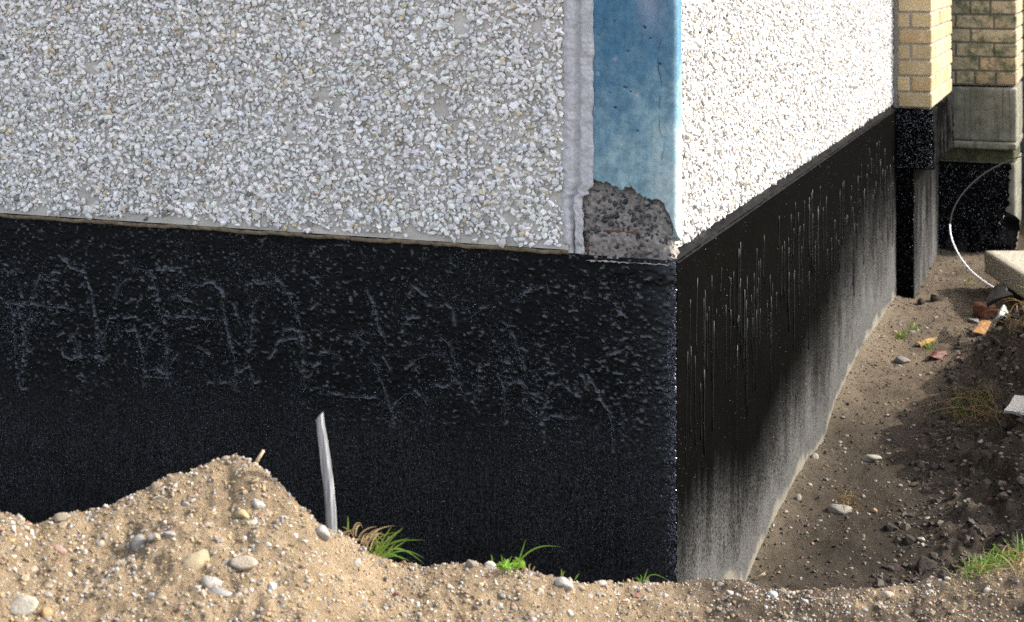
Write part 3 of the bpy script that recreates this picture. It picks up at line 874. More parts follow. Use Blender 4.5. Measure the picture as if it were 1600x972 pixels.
# ---- grit caught in the bitumen, glinting where it faces the light
OCT_V = np.array([(1, 0, 0), (-1, 0, 0), (0, 1, 0), (0, -1, 0), (0, 0, 1), (0, 0, -1)], float)
OCT_F = hull_faces(OCT_V)
def wall_grit(n, fu, M3, place_fn, lo, hi, parent, matl=None):
    u_, v_ = fu(n)
    sz = lo + (hi - lo) * rng.random(len(u_)) ** 2
    asp = np.stack([np.ones(len(u_)), rng.uniform(0.5, 1, len(u_)), rng.uniform(0.5, 0.9, len(u_))], -1)
    V_ = OCT_V[None] * (1 + 0.5 * (rng.random((len(u_), 6, 1)) - 0.5))
    Rr = M3[None] @ tilt(len(u_), rng, 0.5)
    P_ = np.einsum('nij,nkj->nki', Rr, V_ * (sz[:, None] * asp)[:, None, :]) + place_fn(u_, v_)[:, None, :]
    Fc = (OCT_F[None] + 6 * np.arange(len(u_))[:, None, None]).reshape(-1, 3)
    o = link('tar_grit', mesh_np('tar_grit', P_.reshape(-1, 3), Fc, matl or M_tar_d, False), parent); o['kind'] = 'stuff'
def fu_left(n):
    u_ = rng.uniform(0.005, 2.75, n); v_ = ZP - 0.01 - 1.05 * rng.random(n)
    k = (0.35 + 1.3 * fbm(u_, v_, 0.22, 3, 181) + 0.25 * (v_ < 0.85) + 0.25 * (u_ < 0.15) + 0.7 * (u_ < 0.03)) > rng.random(n)
    return u_[k], v_[k]
wall_grit(85000, fu_left, ML, lambda u, v: Wn(u, -0.0012, v), 0.0008, 0.0019, plinth)
def fu_stroke(n):
    us_, vs_ = [], []
    for s_ in strokes:
        pz = [tuple(float(v) for v in on_left(x, y)) for x, y in s_]
        for (x0, y0), (x1, y1) in zip(pz[:-1], pz[1:]):
            m_ = int(math.hypot(x1 - x0, y1 - y0) * n)
            t_ = rng.random(m_)
            us_.append(x0 + (x1 - x0) * t_ + np.abs(rng.normal(0, 0.016, m_)) * np.where(rng.random(m_) < 0.75, 1, -1)); vs_.append(y0 + (y1 - y0) * t_ + rng.normal(0, 0.012, m_))
    return np.concatenate(us_), np.minimum(np.concatenate(vs_), ZP - 0.01)
wall_grit(620, fu_stroke, ML, lambda u, v: Wn(u, -0.0028, v), 0.0008, 0.0030, plinth)
wall_grit(3000, lambda n: (np.abs(rng.normal(0, 0.016, n)) + 0.001, rng.uniform(0.2, ZP - 0.01, n)), ML, lambda u, v: Wn(u, -0.004, v), 0.0010, 0.0042, plinth)
def fu_right(n):
    u_ = rng.uniform(0.005, 5.4, n); v_ = rng.uniform(0.0, ZP - 0.02, n)
    k = (0.30 + 1.2 * fbm(u_, v_, 0.25, 3, 191) + 0.8 * (u_ < 0.06)) > rng.random(n)
    return u_[k], v_[k]
wall_grit(16000, fu_right, MR, lambda u, v: Wn(-0.0015, u, v), 0.0008, 0.0019, plr, M_drip)

# ---- joint between the left panel and the corner strip
ju = np.linspace(0.0, 1.0, 34); jv = np.concatenate([np.linspace(ZP + 0.0, 2.2, 330), [3, PZ1]])
zj = float(on_left(920, 300)[1])
pL, _ = on_left(878, 200, PAN); pR, _ = on_left(927, 200, -0.004)
U_, V_ = np.meshgrid(ju, jv, indexing='ij')
# 0 .. 1 across, left to right
prof_u = np.array([0, 0.06, 0.2, 0.34, 0.46, 0.55, 0.60, 0.66, 0.94, 1.0])
prof_h = np.array([0.000, 0.018, 0.022, 0.018, 0.007, 0.004, 0.013, 0.017, 0.012, 0.002])
H = np.interp(U_, prof_u, prof_h)
H += 0.0035 * fbm(U_, V_ / 0.10, 0.25, 3, 140) + 0.0028 * vn(U_ * 12, V_ / 0.008, 141) + 0.002 * vn(U_ * 5, V_ / 0.03, 148)
crackj = np.exp(-((U_ - 0.56 - 0.10 * vn(V_ / 0.03, V_ * 0, 142)) / 0.035) ** 2) * sstep(1.40, 1.30, V_)
H -= 0.012 * crackj
endcut = sstep(ZP + 0.01, ZP + 0.04, V_ + 0.02 * vn(U_ * 5, V_ / 0.03, 143))
H = H * (0.35 + 0.65 * endcut)
def jfn(u, v, h):
    wob = 0.007 * vn(v / 0.05, v * 0, 144) + 0.006 * vn(v / 0.016, v * 0, 145)
    wob = wob + 0.034 * sstep(zj + 0.02, zj - 0.03, v + 0.02 * vn(v / 0.012, v * 0, 149))      # the right flange has broken away at the foot
    wl = 0.008 * vn(v / 0.04, v * 0, 146) + 0.007 * vn(v / 0.015, v * 0, 147)
    p = (pL + wl) * (1 - u) + (pR + wob) * u
    return Wn(p, -h - 0.006 * (1 - u), v)
hf('joint_filler', ju, jv, H, jfn, M_joint, bld, {'crack': np.clip(crackj, 0, 1)}, flip=True)

# ---- blue corner strip with its rounded arris, crumbled at the foot
SB = 0.0        # its face: flush with the plinth
su = np.concatenate([np.linspace(0.245, 0.03, 90), np.linspace(0.027, -0.004, 14)])
ang = np.linspace(0.06, 1, 14)
bu = np.linspace(0, 1, 90)
bv = np.concatenate([np.linspace(ZP - 0.01, 2.15, 330), [3, PZ1]])
# path round the corner: flat front, quarter round, flat side
R0 = 0.018
P_START = 0.322
path = [(P_START - (P_START - R0) * k / 117, 0.0) for k in range(118)]
path += [(R0 - R0 * math.sin(a_), R0 - R0 * math.cos(a_)) for a_ in np.linspace(0.12, math.pi / 2, 10)]
path += [(0.0, R0 + 0.045 * k / 8) for k in range(1, 9)]
path = np.array(path)
nrm = np.gradient(path, axis=0); nrm /= np.linalg.norm(nrm, axis=1)[:, None]
nrm = np.stack([-nrm[:, 1] * 0 + nrm[:, 1] * -1, nrm[:, 0]], -1)
arc = np.concatenate([[0], np.cumsum(np.hypot(*np.diff(path, axis=0).T))])
nP = len(path)
I_, V_ = np.meshgrid(np.arange(nP), bv, indexing='ij')
Pp = path[I_, 0]; Pq = path[I_, 1]
S_ = arc[I_]
bk_px = np.array([(905, 280), (936, 287), (965, 293), (985, 300), (1005, 303), (1020, 308), (1035, 322), (1046, 338), (1052, 352), (1062, 372), (1075, 380)], float)
bp, bz = on_left(bk_px[:, 0], bk_px[:, 1])
o_ = np.argsort(bp)
brk = np.interp(P_START - S_, bp[o_], bz[o_]) + 0.010 * vn(S_ / 0.012, V_ * 0, 150) + 0.022 * vn(S_ / 0.035, V_ * 0, 156) + 0.008 * vn(S_ / 0.005, V_ * 0, 154)
bare = sstep(brk + 0.003, brk - 0.003, V_)
H = 0.0012 * fbm(S_, V_, 0.06, 3, 151) + 0.0003 * (rng.random(S_.shape) - 0.5)
H = H - bare * (0.018 + 0.010 * sstep(brk - 0.025, brk, V_) + 0.016 * fbm(S_, V_, 0.05, 3, 152) + 0.008 * vn(S_ / 0.01, V_ / 0.01, 153) - 0.012 * sstep(brk - 0.03, brk - 0.12, V_))
crk = np.zeros_like(H)
def crack_line(pts, wd=0.0022):
    global H, crk
    pz = [tuple(float(v) for v in on_left(x, y)) for x, y in pts]
    X = P_START - S_ + 0.004 * vn(S_ / 0.01, V_ / 0.015, 160); Y = V_
    for (x0, y0), (x1, y1) in zip(pz[:-1], pz[1:]):
        dx, dy = x1 - x0, y1 - y0
        tt = np.clip(((X - x0) * dx + (Y - y0) * dy) / (dx * dx + dy * dy), 0, 1)
        g = np.exp(-(np.hypot(X - x0 - tt * dx, Y - y0 - tt * dy) / wd) ** 2) * (1 - bare)
        crk = np.maximum(crk, g * 0.75 * np.clip(0.7 + 2 * vn(V_ / 0.03, V_ * 0, 161), 0, 1))
crack_line([(1036, 50), (1030, 75), (1027, 100), (1033, 130), (1030, 165), (1030, 200), (1038, 225), (1033, 250)], 0.0016)
for x, y, s_ in [(960, 33, 1.5), (1007, 43, 3), (980, 80, 2), (1031, 100, 2.5), (977, 137, 3), (953, 145, 1.3), (936, 55, 1.3), (996, 205, 2), (961, 168, 3), (985, 143, 1.3), (1016, 60, 1.5)]:
    p_, z_ = on_left(x, y)
    d = np.hypot((P_START - S_ - p_) * 0.75, (V_ - z_) * 1.3) / (s_ * 0.0013 * (1 + 1.2 * vn(S_ / 0.004, V_ / 0.004, 155)))
    g = np.exp(-d ** 2)
    H = H - 0.006 * g; crk = np.maximum(crk, 0.9 * g)
H = H - 0.004 * crk
worn = sstep(2.05, 1.45, V_) * 0.75 + sstep(0.12, 0.03, P_START - S_) * 0.15 + 0.1 * sstep(0.19, 0.1, P_START - S_)
pp, pz_ = on_left(1015, 5)
pink = np.exp(-(((P_START - S_ - pp) / 0.04) ** 2 + ((V_ - pz_) / 0.09) ** 2))
for x, y, s_ in [(962, 92, 0.008), (996, 148, 0.008), (1025, 155, 0.006), (934, 115, 0.007), (973, 318, 0.013)]:
    p_, z_ = on_left(x, y)
    pink = np.maximum(pink, 1.3 * np.exp(-(np.hypot(P_START - S_ - p_, V_ - z_) / s_) ** 4))
P = Wn(Pp + nrm[I_, 0] * 0 + (-nrm[I_, 0]) * 0 + np.where(True, 0, 0), Pq, V_)
# outward direction: front faces -q, side faces -p
tx = np.gradient(path, axis=0); tx /= np.linalg.norm(tx, axis=1)[:, None]
op = tx[:, 1] * -1; oq = tx[:, 0]
P = Wn(Pp + op[I_] * H, Pq + oq[I_] * H, V_)
me = mesh_np('corner_strip', P.reshape(-1, 3), grid_faces(nP, len(bv), True), M_blue, True,
             {'worn': worn.ravel(), 'bare': bare.ravel(), 'crack': crk.ravel(), 'pink': pink.ravel()})
strip = link('corner_strip', me, bld)
strip['label'] = 'blue painted concrete corner strip, broken open at its foot'
# dark pebbles in the broken concrete
n = 300
pxx = rng.uniform(909, 1052, n * 3); pyy = rng.uniform(292, 406, n * 3)
ok = pyy > np.interp(pxx, bk_px[:, 0], bk_px[:, 1]) + 7
pxx, pyy = pxx[ok][:n], pyy[ok][:n]
p_, z_ = on_left(pxx, pyy)
n = len(p_)
sz = rng.uniform(0.004, 0.0115, n) * np.where(rng.random(n) < 0.45, 1.0, 0.7)
asp = np.stack([np.ones(n), rng.uniform(0.6, 1, n), rng.uniform(0.4, 0.6, n)], -1)
tn = rng.uniform(0.022, 0.075, n)[:, None] * np.array([1, 0.97, 0.98])
lt = rng.random(n) < 0.2; tn[lt] *= 3.5
me = scatter_mesh('exposed_aggregate', Wn(p_, 0.015 - 0.011 * sstep(np.interp(p_, bp[o_], bz[o_]) - 0.03, np.interp(p_, bp[o_], bz[o_]) - 0.12, z_), z_), sz[:, None] * asp, ML[None] @ tilt(n, rng, 0.25), tn, PB_SH, M_stone, rng, True)
o = link('exposed_aggregate', me, strip); o['kind'] = 'stuff'
for pts in ([(943, 361), (970, 362), (998, 364)], [(930, 403), (980, 405), (1030, 409)], [(918, 380), (918, 399)]):
    mb = MB()
    mb.tube([W(*[float(on_left(x, y)[0]), 0.0035, float(on_left(x, y)[1])]) for x, y in pts], [0.0035] * len(pts), 6)
    link('rebar', mb.mesh('rebar', M_rust, True), strip)
# thin white lime line left on the plinth's ledge
pa, za = on_left(917, 409); pb, zb_ = on_left(1048, 416)
xs = np.linspace(0, 1, 60); vs = np.linspace(0, 1, 4)
U_, V_ = np.meshgrid(xs, vs, indexing='ij')
hf('lime_edge', xs, vs, U_ * 0, lambda u, v, h: Wn(pa + (pb - pa) * u, -0.009 + 0.02 * v + 0.002 * vn(u * 17, v * 0, 171), za + 0.004 + (zb_ - za) * u + 0.007 * v + 0.005 * vn(u * 30, v * 2, 170)), M_lime, strip, flip=True)

# ---- brick pilaster at the far end of the right wall
def brick_mesh(lx, ly, lz, seed, matl):
    r = random.Random(seed)
    bm_v = []
    c = 0.006
    # chamfered box: 24 points
    V = []
    for sx in (-1, 1):
        for sy in (-1, 1):
            for sz_ in (-1, 1):
                j = lambda: r.uniform(-0.0015, 0.0015)
                x, y, z = sx * lx / 2, sy * ly / 2, sz_ * lz / 2
                V.append((x + j(), y - sy * c, z - sz_ * c)); V.append((x - sx * c, y + j(), z - sz_ * c)); V.append((x - sx * c, y - sy * c, z + j()))
    V = np.array(V)
    return mesh_np('brick', V, hull_faces(V + 1e-7 * np.random.default_rng(1).normal(size=V.shape)), matl, False)
def brick_tone(r, old=False):
    base = np.array([0.42, 0.325, 0.185]) if not old else np.array([0.39, 0.335, 0.22])
    v = r.uniform(0.82, 1.15)
    t_ = base * v
    if r.random() < 0.15: t_ = t_ * np.array([1.02, 0.92, 0.85])
    return t_
r4 = random.Random(21)
Q0 = 5.50; PW = 0.215; QD = 1.36          # pilaster: starts at Q0, stands PW out of the wall, runs QD back
mb = MB(); mb.box(W, -PW + 0.010, 0.02, Q0 + 0.010, Q0 + QD, ZP - 0.02, PZ1)
pil = link('brick_pilaster', mb.mesh('brick_pilaster', M_bmortar), bld)
pil['label'] = 'clean yellow brick pilaster above the tar line'
bmesh_cache = {}
def put_brick(p, q, z, lp, lq, parent, matl, tone):
    key = (round(lp, 3), round(lq, 3), matl.name)
    if key not in bmesh_cache: bmesh_cache[key] = [brick_mesh(lp, lq, 0.088, 50 + i + len(bmesh_cache), matl) for i in range(3)]
    o = bpy.data.objects.new('brick', random.choice(bmesh_cache[key]))
    COL.objects.link(o); o.parent = parent
    o.location = Vector(W(p + r4.uniform(-.001, .001), q + r4.uniform(-.002, .002), z + r4.uniform(-.0015, .0015))) - parent.location
    o.rotation_euler = (0, 0, ROT_L + r4.uniform(-.004, .004))
    o.color = (*[float(x) for x in tone], 1)
for row in range(9):
    z = ZP + 0.002 + 0.1 * row + 0.044
    if row % 2 == 0:      # one brick across the front, then stretchers down the side
        put_brick(-PW + 0.1025, Q0 + 0.06, z, 0.205, 0.12, pil, M_brick, brick_tone(r4))
        q = Q0 + 0.132
    else:
        put_brick(-PW + 0.06, Q0 + 0.125, z, 0.12, 0.25, pil, M_brick, brick_tone(r4))
        put_brick(-PW + 0.172, Q0 + 0.06, z, 0.075, 0.12, pil, M_brick, brick_tone(r4))
        q = Q0 + 0.262
    while q < Q0 + QD - 0.05:
        lq = min(0.25, Q0 + QD - q)
        if lq < 0.06: break
        put_brick(-PW + 0.06, q + lq / 2, z, 0.12, lq, pil, M_brick, brick_tone(r4))
        q += lq + 0.012
# tarred band under the bricks and the narrower footing below it
def tar_block(name, p0, p1, q0, q1, z0, z1, amp, dust_fn, parent, seed, step=0.012, dustfront=None):
    """closed relief block: front (towards the viewer), outer side and top"""
    objs = MB()
    us_ = np.linspace(0, 1, max(8, int((p1 - p0) / step))); ws_ = np.linspace(0, 1, max(12, int((q1 - q0) / 0.02)))
    zs = np.linspace(z0, z1, max(10, int((z1 - z0) / step)))
    # path: front from inner (p1) to outer (p0), rounded outer corner, then back along the side
    path = [(p1 + (p0 + 0.01 - p1) * a_, q0) for a_ in us_] + [(p0 + 0.003, q0 + 0.003)] + [(p0, q0 + 0.01 + (q1 - q0 - 0.01) * a_) for a_ in ws_]
    path = np.array(path)
    tx = np.gradient(path, axis=0); tx /= np.linalg.norm(tx, axis=1)[:, None]
    arc = np.concatenate([[0], np.cumsum(np.hypot(*np.diff(path, axis=0).T))])
    I_, V_ = np.meshgrid(np.arange(len(path)), zs, indexing='ij')
    S_ = arc[I_]
    H = amp * (1.2 * np.maximum(vn(S_ / 0.03, V_ / 0.03, seed), -0.15) + 0.7 * vn(S_ / 0.012, V_ / 0.014, seed + 1))
    edge = np.exp(-((I_ - len(us_)) / 3.0) ** 2)
    H += edge * amp * 1.5 * np.maximum(vn(S_ / 0.02, V_ / 0.015, seed + 2), 0)
    fall = np.minimum(1, (V_ - z0) / 0.015) * np.minimum(1, (z1 - V_) / 0.012 + 0.2)
    P = Wn(path[I_, 0] - tx[I_, 1] * -1 * 0 + (-tx[I_, 1]) * H * 1.0, path[I_, 1] + tx[I_, 0] * -1 * H, V_ + 0.012 * vn(S_ / 0.025, V_ * 0, seed + 4) * ((V_ > z1 - 0.005) | (V_ < z0 + 0.005)))
    side = (I_ >= len(us_)).astype(float)
    du = dust_fn(S_, V_, side)
    V3 = P.reshape(-1, 3); Fc = grid_faces(len(path), len(zs), False)
    nz = len(zs); npth = len(path)
    # cap top and bottom with fans to the inner edge
    cap = []
    for zi, zc_ in ((nz - 1, z1), (0, z0)):
        inner = Wn(np.full(npth, p1), np.maximum(path[:, 1], q0), np.full(npth, zc_))
        k0 = len(V3); V3 = np.r_[V3, inner]
        i = np.arange(npth - 1)
        f_ = np.stack([i * nz + zi, (i + 1) * nz + zi, k0 + i + 1, k0 + i], -1)
        cap.append(f_ if zi else f_[:, ::-1])
    return link(name, mesh_np(name, V3, np.r_[Fc, *cap], M_tar_r, True, {'dust': np.r_[du.ravel(), np.zeros(2 * npth)]}), parent)
tar_block('tarred_band', -0.225, 0.02, Q0 - 0.008, Q0 + QD, 0.87, ZP - 0.006, 0.012,
          lambda s, v, side: side * np.clip(0.06 + 0.3 * fbm(s, v * 0.4, 0.08, 3, 201), 0, 0.25), bld, 200)
tar_block('tarred_footing', -0.112, 0.02, Q0 - 0.006, Q0 + QD + 0.1, -0.25, 0.868, 0.004,
          lambda s, v, side: side * np.clip(0.82 - v / 1.0 + 0.5 * fbm(s, v * 0.25, 0.12, 3, 211), 0.10, 0.8), bld, 210)

wall_grit(1500, lambda n: (rng.uniform(-0.222, 0, n), rng.uniform(0.875, ZP - 0.01, n)), ML, lambda u, v: Wn(u, Q0 - 0.014, v), 0.0015, 0.005, bld)
wall_grit(500, lambda n: (rng.uniform(-0.11, 0, n), rng.uniform(0.1, 0.87, n)), ML, lambda u, v: Wn(u, Q0 - 0.009, v), 0.0012, 0.0035, bld)

# ---- recessed wall far behind, beside the pier
mb = MB(); mb.box(W, -3.0, 0.05, 8.92, 9.3, 1.55, PZ1)
bw = link('rear_brick_wall', mb.mesh('rear_brick_wall', M_bmortar), bld)
for row in range(5):
    z = 1.56 + 0.1 * row + 0.044
    for k in range(6):
        put_brick(-0.45 - 0.262 * k - (0.13 if row % 2 else 0), 8.965, z, 0.25, 0.12, bw, M_brick, brick_tone(r4, True))
mb = MB(); mb.box(W, -3.0, 0.05, 8.88, 9.3, -0.2, 1.548)
me = mb.mesh('rear_tarred_plinth', M_tar_d); link('rear_tarred_plinth', me, bld)

# ------------------------------------------------------------------ BRICK PIER on its concrete block
PQ = 7.08
pier = empty('brick_pier', W(-0.4, PQ, 0.1))
tag(pier, 'mossy yellow brick pier on a grey concrete block with a tarred foot', 'brick pier')
PA0, PA1 = -0.635, -0.150         # outer and inner side
mb = MB(); mb.box(W, PA0 + 0.01, PA1, PQ + 0.012, PQ + 0.76, 1.28, 4.2)
link('mortar', mb.mesh('mortar', M_bmortar2), pier)
rowsA = [(0.165, 0.13, 0.175), (0.06, 0.25, 0.145), (0.165, 0.305), (0.06, 0.25, 0.145), (0.225, 0.245), (0.06, 0.12, 0.13, 0.135)]
for row in range(8):
    z = 1.288 + 0.1 * row + 0.044
    ws_ = rowsA[(5 - row) % 6]
    tot = sum(ws_) + 0.012 * (len(ws_) - 1)
    p = PA1
    first = True
    for wd in ws_:
        wd = wd * (0.485 - 0.012 * (len(ws_) - 1)) / sum(ws_)
        put_brick(p - wd / 2, PQ + 0.06, z, wd, 0.12, pier, M_brick2, brick_tone(r4, True))
        p -= wd + 0.012
    q = PQ + 0.132
    while q < PQ + 0.7:
        put_brick(PA0 + 0.06, q + 0.12, z, 0.12, 0.24, pier, M_brick, brick_tone(r4, True))
        q += 0.252
def rough_block(name, p0, p1, q0, q1, z0, z1, matl, parent, amp=0.006, seed=0, n=26, ch=0.012):
    """a box with worn, slightly uneven faces and edges"""
    import bmesh
    bm = bmesh.new()
    bmesh.ops.create_cube(bm, size=1.0)
    bmesh.ops.bevel(bm, geom=bm.edges[:], offset=0.03, segments=1, affect='EDGES')
    bmesh.ops.subdivide_edges(bm, edges=[e for e in bm.edges if e.calc_length() > 0.2], cuts=n, use_grid_fill=True)
    co = np.array([v.co[:] for v in bm.verts])
    q_ = np.clip(co, -0.5, 0.5)
    dims = np.array([p1 - p0, q1 - q0, z1 - z0])
    # keep the chamfer the same size in metres on every side
    lc = np.empty_like(co)
    for a_ in range(3):
        s_ = np.sign(co[:, a_]); m_ = np.abs(co[:, a_])
        inner = np.clip(m_ / 0.47, 0, 1); outer = np.clip((m_ - 0.47) / 0.03, 0, 1)
        lc[:, a_] = s_ * (inner * (dims[a_] / 2 - ch) + outer * ch)
    nn = lc + 5.0
    d = amp * (vn(nn[:, 0] / 0.05 + nn[:, 2] / 0.07, nn[:, 1] / 0.05 - nn[:, 2] / 0.045, seed) + 0.6 * vn(nn[:, 0] / 0.018 + nn[:, 2] / 0.02, nn[:, 1] / 0.018 + nn[:, 2] / 0.017, seed + 1))
    lc = lc * (1 + (d / np.linalg.norm(lc, axis=1))[:, None])
    c_ = ((p0 + p1) / 2, (q0 + q1) / 2, (z0 + z1) / 2)
    Pw = Wn(c_[0] + lc[:, 0], c_[1] + lc[:, 1], c_[2] + lc[:, 2])
    for v, p in zip(bm.verts, Pw): v.co = p
    bmesh.ops.recalc_face_normals(bm, faces=bm.faces[:])
    me = bpy.data.meshes.new(name); bm.to_mesh(me); bm.free()
    me.materials.append(matl)
    for p in me.polygons: p.use_smooth = True
    return link(name, me, parent)
rough_block('concrete_block', PA0 - 0.004, PA1 + 0.02, PQ - 0.02, PQ + 0.74, 0.885, 1.268, M_block, pier, 0.008, 3)
rough_block('block_lip', PA0 - 0.006, PA1 + 0.05, PQ - 0.05, PQ + 0.745, 0.832, 0.884, M_block, pier, 0.008, 5)
rough_block('mossy_neck', PA0 + 0.012, PA1 + 0.05, PQ + 0.02, PQ + 0.74, 0.70, 0.84, M_moss, pier, 0.006, 7)
rough_block('pier_footing', PA0 + 0.004, PA1 + 0.08, PQ - 0.0, PQ + 0.75, -0.1, 0.735, M_block, pier, 0.006, 9)
tu = np.linspace(0, 1, 60); tz = np.linspace(-0.1, 0.735, 90)
U_, V_ = np.meshgrid(tu, tz, indexing='ij')
edge_r = 0.055 + 0.05 * vn(V_ / 0.08, V_ * 0, 220) + 0.025 * vn(V_ / 0.02, V_ * 0, 221)
step_ = 0.05 * sstep(0.40, 0.36, V_)
hf('tar_coat', tu, tz, 0.012 + 0.008 * vn(U_ / 0.06, V_ / 0.03, 222) + 0.004 * vn(U_ / 0.02, V_ / 0.012, 223) + step_,
   lambda u, v, h: Wn((PA1 + 0.09) * (1 - u) + (PA0 + edge_r - 0.06 * sstep(0.40, 0.36, v)) * u, PQ - 0.004 - h * np.sin(np.pi * np.clip(u * 0.94 + 0.03, 0, 1)) ** 0.3, v),
   M_tar_r, pier, {'dust': np.clip(0.02 + 0.5 * fbm(U_, V_, 0.12, 3, 224) * sstep(0.35, 0.2, V_), 0, 0.3)}, flip=True)

wall_grit(2600, lambda n: (PA1 + 0.05 - 0.47 * rng.random(n), rng.uniform(0.05, 0.72, n)), ML, lambda u, v: Wn(u, PQ - 0.024 - 0.05 * sstep(0.40, 0.36, v), v), 0.0015, 0.005, pier)

# ------------------------------------------------------------------ LOOSE THINGS
def gz(x, y): return float(ground_h(np.array([x]), np.array([y]))[0])
def ground_at(px, py, y0=2.6, y1=13.0):
    """where the line of sight through a photo pixel meets the ground"""
    Ya = np.linspace(y0, y1, 2600)
    X = (px - CX) / F * Ya; Zr = CH - (py - HY) / F * Ya
    hit = np.nonzero(ground_h(X, Ya) >= Zr)[0]
    k = hit[0] if len(hit) else len(Ya) - 1
    return np.array([X[k], Ya[k], Zr[k]])

# -- pebbles
def pebble_mesh(seed, lumps=0.2):
    r = np.random.default_rng(seed)
    V = [tuple(v) for v in ico_v]; Fs = [tuple(f) for f in ico_f]
    for lev in range(2):                       # icosahedron subdivided twice
        idx = {}; F2 = []
        def mid(a, b):
            k = (min(a, b), max(a, b))
            if k not in idx:
                m_ = (np.array(V[a]) + np.array(V[b])) / 2; V.append(tuple(m_ / np.linalg.norm(m_))); idx[k] = len(V) - 1
            return idx[k]
        for a, b, c in Fs:
            ab, bc, ca = mid(a, b), mid(b, c), mid(c, a)
            F2 += [(a, ab, ca), (b, bc, ab), (c, ca, bc), (ab, bc, ca)]
        Fs = F2
    V = np.array(V)
    q3 = V + r.uniform(0, 50, 3)
    V = V * (1 + lumps * (1.3 * (vn(q3[:, 0] * 1.3 + q3[:, 2], q3[:, 1] * 1.3 - q3[:, 2] * 0.7, seed) + 0.35 * vn(q3[:, 0] * 4 + q3[:, 2] * 3, q3[:, 1] * 4 - q3[:, 2] * 2, seed + 1)))[:, None])
    for k in range(9 if lumps > 0.3 else 4):
        d = r.normal(size=3); d /= np.linalg.norm(d)
        V = V - np.outer(np.maximum(V @ d - r.uniform(0.5, 0.8), 0) * 0.9, d)
    return mesh_np('pebble', V, np.array(Fs), M_stone_o, True)
peb_me = [pebble_mesh(300 + k) for k in range(10)]
rock_me = [pebble_mesh(330 + k, 0.40) for k in range(8)]

def flatrot(n, r, amt=0.35):
    return tilt(n, r, amt)
WHT, GRY, BEI, PNK, YEL, RED, OCH = (0.43, 0.40, 0.355), (0.25, 0.245, 0.235), (0.34, 0.28, 0.20), (0.46, 0.25, 0.22), (0.48, 0.36, 0.17), (0.27, 0.10, 0.07), (0.42, 0.24, 0.08)
named = [
    # px, py, width px, height px, colour, rock?, label
    (217, 848, 26, 34, GRY, 0, 'oval grey pebble standing out on the slope left of mound peak'),
    (240, 838, 24, 15, GRY, 0, 'flat grey pebble just right of the large oval one on mound'),
    (265, 834, 24, 14, (0.33, 0.32, 0.35), 1, 'small bluish grey shard right of the flat grey pebble on mound'),
    (155, 848, 16, 14, WHT, 0, 'small round white pebble on left slope of sandy mound'),
    (92, 857, 24, 14, PNK, 0, 'pink oblong pebble on left slope of sandy mound'),
    (75, 930, 16, 18, WHT, 0, 'egg shaped cream pebble above big pale rock at bottom left'),
    (26, 946, 58, 30, (0.44, 0.41, 0.34), 1, 'big pale lumpy rock at bottom left of the mound'),
    (70, 958, 20, 26, OCH, 1, 'ochre stone beside big pale rock at bottom left'),
    (305, 872, 42, 34, (0.31, 0.25, 0.145), 1, 'yellowish crumbly clod in the middle of the mound slope'),
    (374, 877, 56, 20, (0.50, 0.43, 0.33), 1, 'long flat beige stone on mound slope under the peak'),
    (326, 908, 38, 28, (0.46, 0.44, 0.40), 1, 'broad white angular stone low on the mound'),
    (343, 924, 42, 18, (0.34, 0.35, 0.37), 1, 'slanting grey splinter of stone below the white angular one'),
    (379, 804, 24, 20, YEL, 1, 'yellow stone on mound right below the peak'),
    (401, 786, 26, 20, (0.42, 0.40, 0.37), 1, 'whitish stone up near the peak of mound'),
    (96, 808, 26, 18, BEI, 1, 'beige stone sitting on left crest of mound'),
    (352, 716, 16, 10, BEI, 0, 'cream pebble on the very peak of the mound'),
    (245, 758, 18, 14, (0.42, 0.31, 0.2), 1, 'tan stone on crest left of the peak'),
    (502, 831, 26, 26, (0.46, 0.44, 0.41), 1, 'pale round stone at the foot of wooden stake'),
    (424, 915, 16, 16, (0.58, 0.56, 0.54), 0, 'rounded grey white pebble on mound under the stake'),
    (238, 930, 18, 10, (0.4, 0.39, 0.38), 0, 'thin grey flake on lower mound slope'),
    (880, 911, 30, 26, (0.47, 0.45, 0.42), 1, 'large white rough stone on the crest left of building corner'),
    (765, 883, 18, 15, (0.64, 0.60, 0.55), 0, 'cream pebble touching the leafy weed on crest'),
    (737, 880, 24, 16, (0.26, 0.22, 0.18), 1, 'brown clod on crest left of the leafy weed'),
    (938, 911, 20, 12, WHT, 0, 'white pebble on crest just below the building corner'),
    (1207, 929, 18, 16, (0.50, 0.52, 0.56), 0, 'bluish white pebble on ridge in front of trench'),
    (1126, 912, 12, 12, WHT, 0, 'round white pebble on dark ridge beside the dusty wall'),
    (1543, 923, 14, 12, WHT, 0, 'white pebble on right ridge below the green tuft'),
    (1385, 928, 24, 14, (0.38, 0.33, 0.27), 1, 'beige broken stone on ridge at trench edge'),
    (1361, 715, 32, 13, (0.46, 0.43, 0.37), 1, 'long pale stone lying in the middle of trench floor'),
    (1312, 795, 46, 24, (0.30, 0.29, 0.28), 1, 'big grey crumbly lump on trench floor near the dusty wall'),
    (1272, 713, 14, 12, WHT, 1, 'white stone against foot of the dusty wall'),
    (1440, 843, 16, 12, (0.48, 0.46, 0.43), 1, 'pale stone beside dark clods on trench floor'),
    (1247, 777, 10, 14, WHT, 1, 'upright white flake near foot of dusty wall'),
    (1410, 562, 28, 18, (0.2, 0.195, 0.19), 1, 'grey lump in the middle of far trench floor'),
    (1522, 501, 24, 14, (0.24, 0.24, 0.25), 1, 'grey stone tucked against the orange tile piece'),
    (1366, 798, 10, 10, (0.42, 0.25, 0.10), 0, 'small orange stone on trench floor by the grass wisp'),
]
